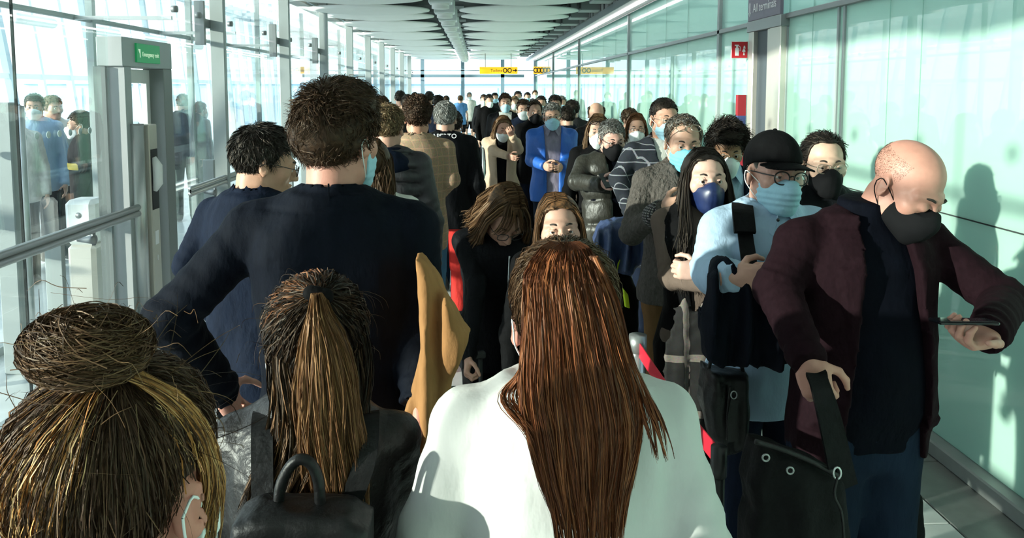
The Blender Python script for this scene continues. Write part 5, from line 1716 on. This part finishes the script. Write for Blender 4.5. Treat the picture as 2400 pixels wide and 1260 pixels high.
# --- glasses pushed up on his head
gh = Person('man in a cyan mask with glasses pushed up on his head and a grey-brown cardigan', 1603, 272, 3.6, rot=12, skin_c=(.52, .30, .22), head=(-14, 10, 0), lod=0, w=1.05,
            arms={'R': [(1480, 545, 3.5), (1555, 490, 3.30)], 'L': [(1735, 560, 3.6), (1690, 690, 3.5)]}, hands={'R': dict(curl=1.25, pn=(0, 1, 0), dir=(.9, -.2, .3))})
gh.garment('cardigan', C_BROWNK, .84, .030, collar='stand', sr=(0.063, 0.056, 0.042), wr=.006, opening=((.8, 1.2, 1.55), (.02, .03, .055), -.01))
gh.garment('jumper', C_CHAR, .88, .012, sleeves=False, collar='crew')
gh.trousers(C_BROWNT); gh.shoes(C_SHOE)
gh.short_hair(H_SALT + [(.09, .06, .04)], 'recede', (.008, .012, .012), 1700, .018, 'fwd', .45, .0016)
gh.mask(K_SURG2); gh.glasses(M_FRM, up=(.094, .020, -52), r=.0022)
cu = Fld((-.4, -.5, .9), (.4, .2, 1.5), .008); e, wp = gh.arm[-1]; dv = (wp - e) / np.linalg.norm(wp - e)
cu.cap(wp - dv * .07, wp - dv * .0, .056, .050, cut=0); V, Q = cu.net(); gh.part('ribbed_cuff', V, Q, C_RIB)
# --- plaid overshirt
pld = Person('man in metal glasses and blue mask wearing a dark plaid overshirt', 1556, 232, 4.6, rot=10, skin_c=(.50, .29, .20), head=(0, 2, 0), lod=0, w=1.04,
             arms={'R': [(1452, 420, 4.55), (1480, 505, 4.35)]})
pld.garment('plaid_overshirt', C_PLAID, .76, .030, collar='stand', sr=(0.065, 0.058, 0.043), wr=.006, opening=((.7, 1.2, 1.55), (.03, .06, .085), .0))
pld.garment('white_tshirt', C_PALE, .84, .014, sleeves=False, collar='crew')
pld.trousers(C_NAVY2); pld.shoes(C_SHOE)
pld.short_hair(H_BLACK, 'male', (.004, .006, .010), 1400, .010, 'fwd', .7, .0014); pld.mask(K_SURG); pld.glasses(M_FRM)
# --- dark wavy hair, white mask, suit
sui = Person('young man with wavy black hair, white mask and glasses in a navy suit', 1705, 294, 3.9, rot=0, skin_c=(.46, .25, .15), head=(-6, 16, 0), lod=0, w=1.0)
sui.garment('suit_jacket', C_NAVY2, .78, .026, lapel=(1.12, 1.50, .055), collar='shirt', sr=(0.061, 0.051, 0.042), opening=((.8, 1.0, 1.2, 1.5), (.0, .01, .05, .085), .0), padsh=.01)
sui.garment('shirt', C_BLUESH, .84, .012, sleeves=False, collar='shirt')
shirt_collar(sui, C_BLUESH); sui.trousers(C_NAVY2); sui.shoes(C_SHOE)
sui.short_hair(H_BLACK, 'male', (.018, .018, .030), 2200, .050, 'side', .6, .0018, curl=.3, vol=[((0, -.03, .10), (.080, .085, .055))]); sui.mask(K_WHITE, 'cup'); sui.glasses(M_FRM)
# --- black cap
capm = Person('man in a black baseball cap, round glasses, blue mask and pale blue shirt', 1815, 322, 2.5, rot=8, skin_c=(.55, .30, .23), head=(0, 0, 4), lod=0, w=1.02,
              arms={'R': [(1668, 640, 2.42), (1722, 652, 2.20)], 'L': [(1990, 650, 2.5), (1960, 830, 2.4)]}, hands={'R': dict(curl=1.4, dir=(1.0, -.35, .12), pn=(.35, 1, 0), thumb=.95)})
capm.garment('shirt', C_BLUESH, .80, .026, collar='shirt', sr=(0.070, 0.071, 0.050), wr=.009, freq=32, fold=.009, nf=5)
capm.trousers(C_NAVY2); capm.shoes(C_SHOE)
capm.short_hair(H_SALT, 'recede', (.004, .006, .004), 500, .008, 'fwd', .5, .0013); capm.cap(C_BLACK)
capm.mask(K_SURG); capm.glasses(M_FRB, w=.0245, hh=.0205, r=.0024, rnd=2.2)
strap_tube('placket', [capm.loc(W(x, y, 2.345)) for x, y in ((1822, 505), (1826, 600), (1830, 720))], .0022, C_BLUESH, capm.root)
shirt_collar(capm, C_BLUESH)
for k in range(4):
    b_ = MB().tube([(0, 0, 0), (0, -.003, 0)], .0055, 10).build('button', M_BUTTON, capm.root, tuple(capm.loc(W(1823 + k * 2, 515 + k * 52, 2.335))))
# --- slick hair, black mask
slk = Person('man with slicked-back black hair, thin glasses and a black mask by the glass wall', 1931, 316, 3.1, rot=-4, skin_c=(.58, .37, .28), head=(-4, 3, 0), lod=0)
slk.garment('jacket', C_BLACK2, .78, .026, collar='stand'); slk.trousers(C_BLACK); slk.shoes(C_SHOE)
slk.short_hair(H_BLACK, 'recede', (.007, .012, .012), 1900, .05, 'back', .12, .0016); slk.mask(K_BLACK, 'cloth', loopm=K_BLACK); slk.glasses(M_FRM, r=.0014)
# --- bald man in the burgundy blazer
bld = Person('balding man in a burgundy blazer and black mask looking down at his phone', 2178, 316, 2.0, headx=.055, rot=6, skin_c=(.48, .235, .18), head=(18, 33, 6), lod=0, w=1.06, belly=.03, eyes='closed',
             arms={'R': [(1822, 675, 2.02), (1893, 845, 1.80)], 'L': [(2352, 705, 1.98), (2318, 782, 1.74)]},
             hands={'R': dict(curl=1.0, pn=(.55, .8, 0), dir=(.28, -.25, -1), thumb=.6), 'L': dict(curl=.75, dir=(-.95, -.25, -.05), pn=(0.1, -.35, 1), thumb=.2)})
bld.garment('blazer', C_BURG, .83, .028, lapel=(1.12, 1.50, .065), pocket=[(.10, .20, .93, .955), (-.20, -.10, .93, .955)], collar='shirt', sr=(0.066, 0.060, 0.045), wr=.005, padsh=.014, opening=((.8, .95, 1.2, 1.56), (.145, .125, .10, .055), .0), vox=.008)
bld.garment('turtleneck', C_TURT, .86, .006, sleeves=False, collar='turtle', wr=.003)
bld.trousers(C_JEAN, r=(.108, .082, .07)); bld.shoes(C_SHOE)
bld.short_hair([(.055, .033, .024), (.08, .048, .035)], 'bald', (.001, .0015, .0), 8000, .004, 'down', .25, .00032, cap=False, segs=3)
bld.mask(K_BLACK, 'cloth', loopm=K_BLACK)
# --- grey hair, olive jacket
olv = Person('grey-haired man in glasses and black mask wearing an olive-black padded jacket', 1436, 282, 5.1, rot=6, skin_c=(.56, .32, .26), head=(4, 14, 0), lod=0, w=1.08, belly=.02,
             arms={'R': [(1352, 425, 5.05), (1412, 432, 4.78)]}, hands={'R': dict(curl=.9, pn=(0, 1, .2))})
olv.garment('padded_jacket', C_OLIVE, .80, .036, collar='high', sr=(0.070, 0.062, 0.048), wr=.007, quilt=.16, opening=((.8, 1.2, 1.55), (.03, .05, .08), .03))
olv.garment('jumper', C_TURT, .86, .016, sleeves=False, collar='crew'); olv.trousers(C_NAVY2); olv.shoes(C_SHOE)
olv.short_hair(H_SALT + H_GREY, 'male', (.008, .012, .014), 1300, .020, 'fwd', .5, .0020); olv.mask(K_BLACK, 'cloth', loopm=K_BLACK); olv.glasses(M_FRB)
# --- dark hair, sunglasses on top, white mask
sgl = Person('woman with long light brown hair, white mask and sunglasses on her head', 1402, 270, 5.8, rot=10, skin_c=(.55, .33, .25), head=(-18, 4, 0), lod=1, fem=1)
sgl.garment('coat', C_BLACK, .6, .024, collar='stand', flare=.03); sgl.trousers(C_BLACK); sgl.shoes(C_SHOE)
sgl.long_hair(H_LTBR + H_DKBR, .30, 1200, fy=(-.05, -.05, -.06), rad=.0024, wts=[1, 1, .7, .4, .4, .4]); sgl.mask(K_WHITE, 'cup'); sgl.glasses(M_FRB, up=(.08, .035, -50), r=.003)
# --- blue jacket
blu = Person('man in a royal blue rain jacket and pale mask holding a phone in both hands', 1294, 242, 7.3, rot=0, skin_c=(.48, .28, .20), head=(0, 4, 0), lod=1, w=1.08,
             arms={'R': [(1247, 375, 7.25), (1276, 388, 7.02)], 'L': [(1338, 372, 7.25), (1316, 390, 7.02)]}, hands={'R': dict(curl=.9, pn=(1, .3, 0)), 'L': dict(curl=.9, pn=(-1, .3, 0))})
blu.garment('rain_jacket', C_ROYAL, .80, .036, collar='high', sr=(0.071, 0.063, 0.046), wr=.006, opening=((.8, 1.1, 1.55), (.055, .06, .085), .0))
blu.garment('shirt', C_GREYSH, .84, .016, sleeves=False, collar='shirt'); shirt_collar(blu, C_GREYSH); blu.trousers(C_NAVY2); blu.shoes(C_SHOE)
blu.short_hair(H_SALT + H_GREY, 'male', (.008, .01, .014), 900, .02, 'fwd', .5, .0026); blu.mask(K_SURG); blu.glasses(M_FRM, r=.0022)
# --- beige coat
bge = Person('person in a beige jacket resting her chin on her hand', 1182, 272, 8.0, rot=0, skin_c=(.52, .28, .20), head=(10, 14, 6), lod=1, fem=1,
             arms={'L': [(1216, 350, 7.9), (1200, 318, 7.78)], 'R': [(1160, 355, 7.9), (1192, 366, 7.75)]}, hands={'L': dict(curl=.9, pn=(0, 1, 0))})
bge.garment('jacket', C_BEIGE, .80, .034, collar='stand', sr=(0.063, 0.056, 0.042), wr=.006, opening=((.8, 1.2, 1.5), (.04, .05, .06), 0)); bge.garment('top', C_BLACK, .84, .014, sleeves=False, collar='crew')
bge.trousers(C_BLACK); bge.shoes(C_SHOEW); bge.long_hair(H_LTBR, .10, 700, wid=(.085, .09, .085, .08), rad=.003); bge.mask(K_WHITE, drop=.02)

# ================================================================== farther people
def crowd(label, px, y, Y, rot, top, bottom, hair, mask=None, fem=0.0, hair_long=False, kind='male', lod=None, skin_c=(.50, .29, .21), head=(0, 4, 0), hem=.80, collar='stand', opening=None, inner=None, shoe=None, group=None, shorts=False, bag=False, arms=None, w=1.0):
    lod = lod if lod is not None else (2 if Y < 11 else 3)
    p = Person(label, px, y, Y, rot=rot, fem=fem, lod=lod, skin_c=skin_c, head=head, group=group, arms=arms, w=w)
    p.garment('top', top, hem, .026, collar=collar, opening=opening, sleeve_to=.6 if shorts else None)
    if inner: p.garment('shirt', inner, .84, .012, sleeves=False, collar='crew')
    p.trousers(bottom, to=.55 if shorts else None, vox=.03 if lod < 3 else .04); p.shoes(shoe or C_SHOE)
    n = 500 if lod < 3 else 160
    if hair_long: p.long_hair(hair, .22, n, rad=.004 if lod < 3 else .007, segs=8)
    else: p.short_hair(hair, kind, (.010, .012, .018), n, .022, 'fwd', .5, .0030 if lod < 3 else .005, segs=4)
    if mask: p.mask(mask, 'cloth' if mask is K_BLACK else 'surgical', loops=lod < 3)
    return p
crowd('bald man in a dark jacket standing behind the olive padded jacket', 1398, 240, 7.7, 10, C_CHAR, C_BLACK, [(.05, .03, .02)], None, kind='bald', head=(-14, 12, 0))
crowd('woman with reddish hair and glasses left of the plaid overshirt', 1492, 268, 6.6, -8, C_PALE, C_BLACK, [(.14, .06, .03), (.10, .045, .02)], K_WHITE, fem=1, hair_long=True).glasses(M_FRB, lens=False)
crowd('dark-haired man by the glass wall behind the woman with reddish hair', 1477, 256, 8.6, 30, C_PALE, C_NAVY2, H_DKBR, None)
crowd('man in a navy jacket turned away to the right of the blue rain jacket', 1329, 250, 8.5, 200, C_NAVY2, C_BLACK, H_BLACK)
crowd('taller dark-haired man in a grey coat behind the navy jacket', 1341, 236, 9.6, 195, C_CHAR, C_BLACK, H_BLACK)
crowd('man with a black mask and black jumper left of the blue rain jacket', 1253, 238, 8.7, 6, C_BLACK, C_NAVY2, H_DKBR, K_BLACK, kind='recede')
crowd('person in a bulging white mask and navy jacket', 1227, 234, 9.6, 0, C_NAVY2, C_BLACK, H_DKBR, K_WHITE)
crowd('man in an open black jacket and pale shirt behind the beige jacket', 1184, 220, 10.4, 4, C_BLACK2, C_BLACK, H_DKBR, K_SURG, opening=((.8, 1.2, 1.5), (.05, .07, .08), 0), inner=C_PALE)
crowd('dark-haired person standing right behind the blue rain jacket', 1301, 224, 9.9, 0, C_BLACK, C_BLACK, H_BLACK, K_WHITE)
crowd('person in grey far behind the blue rain jacket', 1316, 226, 13.0, 10, C_CHAR, C_BLACK, H_SALT, K_SURG)
crowd('person in dark clothes behind the man with the black mask', 1268, 226, 12.0, 0, C_NAVY2, C_BLACK, H_BLACK, K_WHITE)
crowd('person carrying a black rucksack at the left edge of the facing queue', 1146, 222, 15.0, 20, C_BLACK, C_BLACK, H_BLACK, K_WHITE, inner=None)
crowd('person in dark coat and pale shirt at the head of the barrier posts', 1134, 222, 18.0, 0, C_BLACK2, C_BLACK, H_DKBR, K_WHITE, opening=((.8, 1.2, 1.5), (.05, .06, .07), 0), inner=C_PALE)
crowd('person in the far queue just left of the open black jacket', 1160, 218, 19.0, 5, C_CHAR, C_BLACK, H_BLACK, K_SURG)
crowd('tall dark-haired person in the far queue under the short yellow sign', 1214, 214, 17.0, 0, C_BLACK, C_BLACK, H_BLACK, K_WHITE)
crowd('pale-haired person far back above the bulging white mask', 1206, 226, 14.0, 0, C_BEIGE, C_BLACK, H_BLOND, K_WHITE, fem=1)
crowd('dark-haired person far back right of the tall one', 1236, 217, 20.0, 0, C_NAVY2, C_BLACK, H_BLACK, K_SURG)
crowd('person with swept-up hair in the far queue by the right glass', 1254, 212, 23.0, 0, C_CHAR, C_BLACK, H_BROWN, K_WHITE)
crowd('person in a blue t-shirt and black shorts at the far end of the hall', 1079, 224, 24.0, 170, C_SKYB, C_BLACK, H_BROWN, None, shorts=True, shoe=C_SHOEW, collar='crew')
crowd('person in a pale jacket and dark shorts at the far end of the hall', 1100, 217, 25.5, 10, C_PALE, C_BLACK, H_SALT, K_WHITE, shorts=True, shoe=C_SHOEW, collar='crew')
crowd('brown-haired man in a grey coat right of the tall man, facing away', 893, 228, 7.4, 180, C_CHAR, C_BLACK, H_BROWN)
crowd('dark-haired person far left of the curly-haired man', 938, 214, 12.0, 180, C_BEIGE, C_BLACK, H_BLACK)
crowd('person whose dark head shows just left of the curly hair', 956, 224, 9.5, 180, C_BLACK, C_BLACK, H_BLACK)
crowd('tall dark-haired person beyond the curly-haired man', 1006, 215, 14.0, 180, C_BLACK2, C_BLACK, H_BLACK)
crowd('dark-haired person between the curly and the grey hair', 1027, 224, 11.5, 180, C_NAVY2, C_BLACK, H_BLACK)
crowd('person far ahead in the left queue, left of the mullion', 972, 217, 19.0, 180, C_CHAR, C_BLACK, H_BLACK)
crowd('person far ahead in the left queue beside the grey hair', 1046, 225, 20.0, 180, C_NAVY2, C_BLACK, H_DKBR)
crowd('person far ahead at the very left of the left queue', 985, 221, 23.0, 180, C_BLACK, C_BLACK, H_BLACK)
# in the lobby behind the left glass
lob = 'people in the lobby behind the left glass'
crowd('pale-jacketed person at the left edge behind the glass', 32, 246, 7.4, 40, C_PALE, C_BLACK, H_BLACK, K_WHITE, lod=2, group=lob)
crowd('person in white behind the glass seam near the tall grey post', 122, 226, 8.4, 60, C_WHITE, C_CHAR, H_LTBR, None, lod=2, group=lob)
crowd('dark-haired person in pale blue behind the left glass', 80, 222, 7.9, 20, C_BLUESH, C_NAVY2, H_DKBR, K_WHITE, lod=2, group=lob)
sec = crowd('staff member in a dark uniform with a bright band behind the left glass', 188, 262, 7.3, -70, C_CHAR, C_BLACK, H_BLACK, K_WHITE, lod=2, group=lob)
f = Fld((-.3, -.3, 1.05), (.3, .3, 1.25), .014); f.prof([(z, a + .006, b + .006, c, d) for z, a, b, c, d in torso_rows(sec.s, 1, 1, .030)]); X, Y, Z = f.coords(); f.f[...] = np.maximum(f.f, np.abs(Z - 1.15) - .035); V, Q = f.net()
sec.part('reflective_band', V, Q, mat('hi_vis', (.75, .55, .10), .5))
crowd('person with a grey rucksack behind the glass right of the emergency door', 428, 222, 11.0, 200, C_CHAR, C_BLACK, H_DKBR, None, lod=2, group=lob)
crowd('person in slate blue behind the glass right of the emergency door', 468, 240, 11.6, 150, C_NAVY2, C_BLACK, H_BROWN, K_WHITE, lod=2, group=lob)

# ================================================================== bags, coats, phones, suitcases
def poly_d(X, Z, P):
    P = np.asarray(P, np.float32); n = len(P)
    d = np.full(np.broadcast(X, Z).shape, 1e9, np.float32); sgn = np.ones_like(d)
    for i in range(n):
        a, b = P[i], P[i - 1]
        ex, ez = b[0] - a[0], b[1] - a[1]; wx, wz = X - a[0], Z - a[1]
        t = np.clip((wx * ex + wz * ez) / (ex * ex + ez * ez + 1e-9), 0, 1)
        d = np.minimum(d, (wx - ex * t) ** 2 + (wz - ez * t) ** 2)
        c1, c2, c3 = Z >= a[1], Z < b[1], ex * wz > ez * wx
        fl = (c1 & c2 & c3) | (~c1 & ~c2 & ~c3)
        sgn = np.where(fl, -sgn, sgn)
    return sgn * np.sqrt(d)
def soft_slab(poly, Y, th, vox=.009, rd=.02, fold=0.0, nf=9.0, tilt=0.0, seed=1, bulge=.0, wr=.003):
    """cushion-like body with a given outline (pixels at distance Y) and real thickness th"""
    P = np.array([W(a, b, Y)[[0, 2]] for a, b in poly])
    lo = np.array([P[:, 0].min() - .05, Y - th - .08, P[:, 1].min() - .05]); hi = np.array([P[:, 0].max() + .05, Y + th + .08, P[:, 1].max() + .05])
    f = Fld(lo, hi, vox)
    X, Yv, Z = f.coords()
    d2 = poly_d(X, Z, P) + rd
    yc = Yv - Y - tilt * (Z - P[:, 1].mean())
    if fold:
        cx = P[:, 0].mean(); wdt = np.ptp(P[:, 0])
        yc = yc + fold * np.sin((X - cx) / wdt * 6.283 * nf / 4 + 5 * (Z - P[:, 1].mean()) + seed) + fold * .5 * np.sin((X - cx) / wdt * 6.283 * nf / 2.3 + seed * 2 - 7 * Z)
    h_ = th / 2 + bulge * np.clip(-d2 / .1, 0, 1) - rd
    dy = np.abs(yc) - h_
    f.f[...] = np.sqrt(np.maximum(d2, 0) ** 2 + np.maximum(dy, 0) ** 2) + np.minimum(np.maximum(d2, dy), 0) - rd
    if wr: f.wrinkle(wr, seed, 40)
    return f
def slab_obj(name, f, m, parent=None):
    V, Q = f.net()
    c = np.array([(V[:, 0].min() + V[:, 0].max()) / 2, (V[:, 1].min() + V[:, 1].max()) / 2, V[:, 2].min()])
    if parent is not None:
        return link(name, npmesh(name, V - np.array(parent.location), Q, None, [m]), parent)
    o = link(name, npmesh(name, V - c, Q, None, [m])); o.location = c
    return o
def thing(name, loc, label, cat):
    return empty(name, loc, 0, label, cat)
M_BAG = mat('black_bag_leather', (.006, .006, .0065), .45, 0, .28, .3, 8, .3, 25)
M_BAGT = mat('black_bag_canvas', (.004, .004, .0045), .75, 0, .12, .3, 30, .25, 50)
M_PHONE = mat('phone_black', (.010, .010, .012), .18, 0, .5); M_SCREEN = mat('phone_screen', (.02, .024, .03), .08, 0, .5)

# tan coat over the tall man's arm
tc_ = slab_obj('coat', soft_slab([(975, 590), (992, 600), (1050, 690), (1106, 785), (1062, 880), (1050, 960), (1010, 1045), (960, 1120), (950, 960), (990, 800)], 1.70, .10, .009, .025, .012, 9, seed=3, bulge=.02), C_TAN)
tag(tc_, "camel wool coat draped over the tall man's arm", 'coat')
# ponytail woman's small rucksack
bp = thing('backpack', W(710, 1330, 1.13), 'small black leather rucksack on the back of the ponytail woman', 'backpack')
slab_obj('body', soft_slab([(566, 1205), (600, 1188), (820, 1192), (862, 1225), (880, 1480), (560, 1480)], 1.13, .13, .008, .03, 0, seed=5, bulge=.02), M_BAG, bp)
slab_obj('flap', soft_slab([(556, 1200), (600, 1180), (822, 1186), (870, 1215), (872, 1330), (560, 1330)], 1.105, .09, .007, .02, 0, seed=6), M_BAG, bp)
L0 = np.array(bp.location)
strap_tube('handle', [W(x, y, 1.12) - L0 for x, y in ((652, 1196), (660, 1130), (690, 1082), (722, 1080), (745, 1120), (752, 1196))], .0085, M_BAG, bp)
for sd in (-1, 1):
    ribbon_obj('shoulder_strap', [W(712 + sd * 95, 1215, 1.19) - L0, W(735 + sd * 120, 1080, 1.215) - L0, W(740 + sd * 125, 985, 1.27) - L0, W(742 + sd * 122, 965, 1.36) - L0, W(742 + sd * 120, 1010, 1.46) - L0], .035, .006, (1, 0, 0), M_BAG, bp)
# cap man's rucksack and strap
cb = thing('backpack', W(1850, 700, 2.72), 'black rucksack of the man in the cap, its strap over his shoulder', 'backpack')
L0 = np.array(cb.location)
slab_obj('body', soft_slab([(1740, 560), (1890, 560), (1910, 800), (1730, 800)], 2.71, .12, .012, .04, 0, seed=2, bulge=.01), M_BAGT, cb)
ribbon_obj('shoulder_strap', [W(x, y, q) - L0 for x, y, q in ((1748, 520, 2.66), (1738, 482, 2.58), (1738, 478, 2.48), (1742, 505, 2.39), (1748, 560, 2.345), (1755, 610, 2.27), (1758, 660, 2.20), (1775, 720, 2.26))], .046, .010, (1, -.15, 0), M_BAGT, cb)
ribbon_obj('strap_pad', [W(x, y, q) - L0 for x, y, q in ((1739, 480, 2.47), (1742, 505, 2.378), (1746, 545, 2.338))], .066, .016, (1, -.15, 0), M_BAGT, cb)
# coat over the cap man's arm
cc_ = slab_obj('coat', soft_slab([(1655, 640), (1700, 600), (1745, 655), (1790, 670), (1838, 760), (1852, 850), (1770, 862), (1740, 845), (1700, 862), (1648, 835), (1640, 740)], 2.24, .10, .009, .025, .026, 12, seed=8, bulge=.02), C_NAVY)
tag(cc_, 'dark navy coat hanging over the forearm of the man in the cap', 'coat')
# leather handbag
hb_ = thing('handbag', W(1697, 1055, 2.32), 'black leather handbag hanging below the dark navy coat', 'handbag'); L0 = np.array(hb_.location)
slab_obj('body', soft_slab([(1652, 855), (1700, 868), (1748, 870), (1752, 960), (1740, 1030), (1715, 1055), (1690, 1054), (1660, 1015), (1640, 935)], 2.32, .11, .008, .03, .006, 7, seed=4, bulge=.015, wr=.004), M_BAG, hb_)
strap_tube('zip', [W(x, y, 2.252) - L0 for x, y in ((1712, 905), (1706, 960), (1704, 1030))], .004, M_BAG, hb_)
MB().tube([tuple(W(1720 + 7 * math.cos(a), 925 + 9 * math.sin(a), 2.245) - L0) for a in np.linspace(0, 6.283, 13)[:-1]], .0022, 6, closed=True).build('ring', M_STEELD, hb_)
ribbon_obj('tag', [W(1722, 936, 2.245) - L0, W(1714, 985, 2.24) - L0, W(1714, 1035, 2.245) - L0], .024, .004, (1, 0, 0), M_BAG, hb_)
strap_tube('handle', [W(x, y, 2.32) - L0 for x, y in ((1660, 868), (1672, 830), (1700, 812), (1730, 832), (1742, 872))], .006, M_BAG, hb_)
# tote bag of the balding man
tb = thing('tote_bag', W(1860, 1420, 1.70), "large black tote bag hanging from the balding man's hand", 'bag'); L0 = np.array(tb.location)
slab_obj('body', soft_slab([(1768, 1030), (1830, 1048), (1900, 1075), (1962, 1108), (1985, 1270), (1990, 1440), (1735, 1440), (1742, 1215), (1756, 1180), (1745, 1120)], 1.70, .13, .009, .03, .006, 6, seed=7, bulge=.02), M_BAGT, tb)
strap_tube('rim', [W(x, y, 1.645) - L0 for x, y in ((1770, 1034), (1830, 1052), (1900, 1080), (1962, 1114))], .006, M_BAG, tb)
ribbon_obj('strap', [W(x, y, q) - L0 for x, y, q in ((1990, 1140, 1.72), (1950, 980, 1.74), (1918, 890, 1.735), (1915, 880, 1.72), (1925, 920, 1.69), (1945, 1010, 1.66), (1962, 1095, 1.64))], .048, .006, (1, .25, 0), M_BAGT, tb)
for x, y in ((1795, 1072), (1852, 1102)):
    MB().tube([tuple(W(x + 8 * math.cos(a), y + 8 * math.sin(a), 1.618) - L0) for a in np.linspace(0, 6.283, 13)[:-1]], .0022, 6, closed=True).build('grommet', M_STEELD, tb)
MB().tube([tuple(W(1962 + 9 * math.cos(a), 1108 + 14 * math.sin(a), 1.63) - L0) for a in np.linspace(0, 6.283, 13)[:-1]], .0025, 6, closed=True).build('ring', M_STEEL, tb)
strap_tube('cord', [W(x, y, 1.62) - L0 for x, y in ((1962, 1120), (1956, 1160), (1972, 1200), (1978, 1260))], .003, M_BAG, tb)
# dark rucksack standing between his legs
rk = thing('rucksack', W(2100, 1400, 2.35), "dark rucksack on the floor behind the balding man's legs", 'rucksack')
slab_obj('body', soft_slab([(2070, 1120), (2105, 1100), (2140, 1140), (2150, 1400), (2050, 1400)], 2.4, .18, .012, .04, 0, seed=9, bulge=.02, wr=.006), M_BAGT, rk)
# phones
def phone(p, rx, ry, rz, label, sz=(.074, .152, .008)):
    r = empty('phone', p, 0, label, 'phone'); r.rotation_euler = (rx, ry, rz)
    MB().box((-sz[0] / 2, -sz[1] / 2, 0), (sz[0] / 2, sz[1] / 2, sz[2]), .003).build('case', M_PHONE, r)
    MB().box((-sz[0] / 2 + .003, -sz[1] / 2 + .004, sz[2]), (sz[0] / 2 - .003, sz[1] / 2 - .004, sz[2] + .0006)).build('screen', M_SCREEN, r)
    return r
def tilt(rx, rz): return (Matrix.Rotation(math.radians(rx), 3, 'X') @ Matrix.Rotation(math.radians(rz), 3, 'Z')).to_euler()
phone(W(2258, 757, 1.70), *tilt(-9, 80), "black phone in the balding man's left hand", (.07, .13, .008))
phone(W(1296, 396, 6.98), *tilt(20, 0), 'phone held in both hands by the man in the blue rain jacket')
phone(W(1424, 424, 4.72), *tilt(30, 10), 'phone held by the man in the olive padded jacket')
# suitcases
def suitcase(name, x, y, rz, w_, d_, h_, top, label, m, pole=M_STEEL):
    r = empty(name, (x, y, 0), rz, label, 'suitcase')
    f = Fld((-w_ / 2 - .03, -d_ / 2 - .03, .03), (w_ / 2 + .03, d_ / 2 + .03, .1 + h_), .012)
    f.box((0, 0, .06 + h_ / 2), (w_ / 2, d_ / 2, h_ / 2), .035)
    X, Y, Z = f.coords(); f.f += (.003 * np.abs(np.sin(X * 60))).astype(np.float32)
    V, Q = f.net(); link('shell', npmesh('shell', V, Q, None, [m]), r)
    for sx in (-1, 1):
        MB().tube([(sx * w_ * .24, d_ * .3, h_), (sx * w_ * .24, d_ * .3, top)], .008, 10).build('pole', pole, r)
        for sy in (-1, 1):
            MB().tube([(sx * w_ * .38 - .012, sy * d_ * .3, .03), (sx * w_ * .38 + .012, sy * d_ * .3, .03)], .03, 14).build('wheel', M_SEAL, r)
    MB().box((-w_ * .24 - .02, d_ * .3 - .014, top - .01), (w_ * .24 + .02, d_ * .3 + .014, top + .018), .006).build('handle', M_SEAL, r)
    return r
suitcase('suitcase', W(1093, 868, 2.90)[0], 2.90, .15, .27, .20, .58, .80, 'black suitcase pulled by the person with wavy hair', C_BLACK2 if False else mat('suitcase_black', (.012, .012, .013), .4, 0, .5, .2, 20, .1, 60), M_SEAL)
suitcase('suitcase', W(930, 960, 1.70)[0] + .08, 1.72, .2, .20, .14, .58, 1.13, 'dark suitcase with a silver pole beside the tall man', mat('suitcase_slate', (.03, .032, .036), .4, 0, .5, .2, 20, .1, 60))
# rucksack with neon trim and blue padded jacket on it
nr = thing('rucksack', W(1440, 880, 3.95), 'dark rucksack with neon yellow trim left of the brown trousers', 'rucksack'); L0 = np.array(nr.location)
slab_obj('body', soft_slab([(1405, 640), (1465, 625), (1492, 680), (1490, 800), (1470, 880), (1400, 870)], 3.95, .2, .013, .04, 0, seed=11, bulge=.03, wr=.006), M_BAGT, nr)
M_NEON = mat('neon_yellow', (.62, .80, .02), .6)
strap_tube('trim', [W(x, y, 3.83) - L0 for x, y in ((1440, 640), (1448, 615), (1462, 592))], .012, M_NEON, nr)
slab_obj('patch', soft_slab([(1458, 672), (1472, 690), (1476, 722), (1464, 718)], 3.83, .03, .006, .006, 0, wr=0), M_NEON, nr)
jb = slab_obj('padded_jacket', soft_slab([(1400, 535), (1425, 518), (1470, 512), (1500, 535), (1505, 600), (1480, 640), (1430, 632), (1410, 600), (1395, 560)], 3.9, .2, .011, .04, .02, 12, seed=12, bulge=.03, wr=.014), cloth('blue_nylon_padded', (.035, .055, .13), .45, .4, .2, 12, 14, 0, .4))
tag(jb, 'crumpled blue padded jacket lying on the neon-trimmed rucksack', 'jacket')
# red barrier belt beside the queue
M_BELT = mat('belt_red', (.50, .012, .030), .5, 0, .4)
pA, pB = W(1495, 800, 2.62), W(1684, 1108, 1.80)
bl_m = MB().tube([(0, 0, .02), (0, 0, .93)], .016, 14).mesh('post', mat('post_black', (.012, .012, .013), .4))
bl_h = MB().tube([(0, 0, .90), (0, 0, .975)], .020, 14).mesh('head', MATS['post_black'])
for p, m_, h__, lb in ((pA, bp1, bp3, 'steel barrier post where the red belt begins'), (pB, bl_m, bl_h, 'black barrier post at the near end of the red belt')):
    s_ = empty('barrier_post', (p[0], p[1], 0), 0, lb, 'barrier post'); link('post', m_, s_); link('base', bp2, s_); link('head', h__, s_)
for a, b_, lb in ((pA, pB, 'red barrier belt between the steel post and the black post'),):
    bo = MB().ribbon([(a[0] + (b_[0] - a[0]) * t, a[1] + (b_[1] - a[1]) * t, .945 - .012 * math.sin(math.pi * t)) for t in np.linspace(.0, 1, 9)], .052, .003, (0, 0, 1)).build('barrier_belt', M_BELT)
    tag(bo, lb, 'belt')
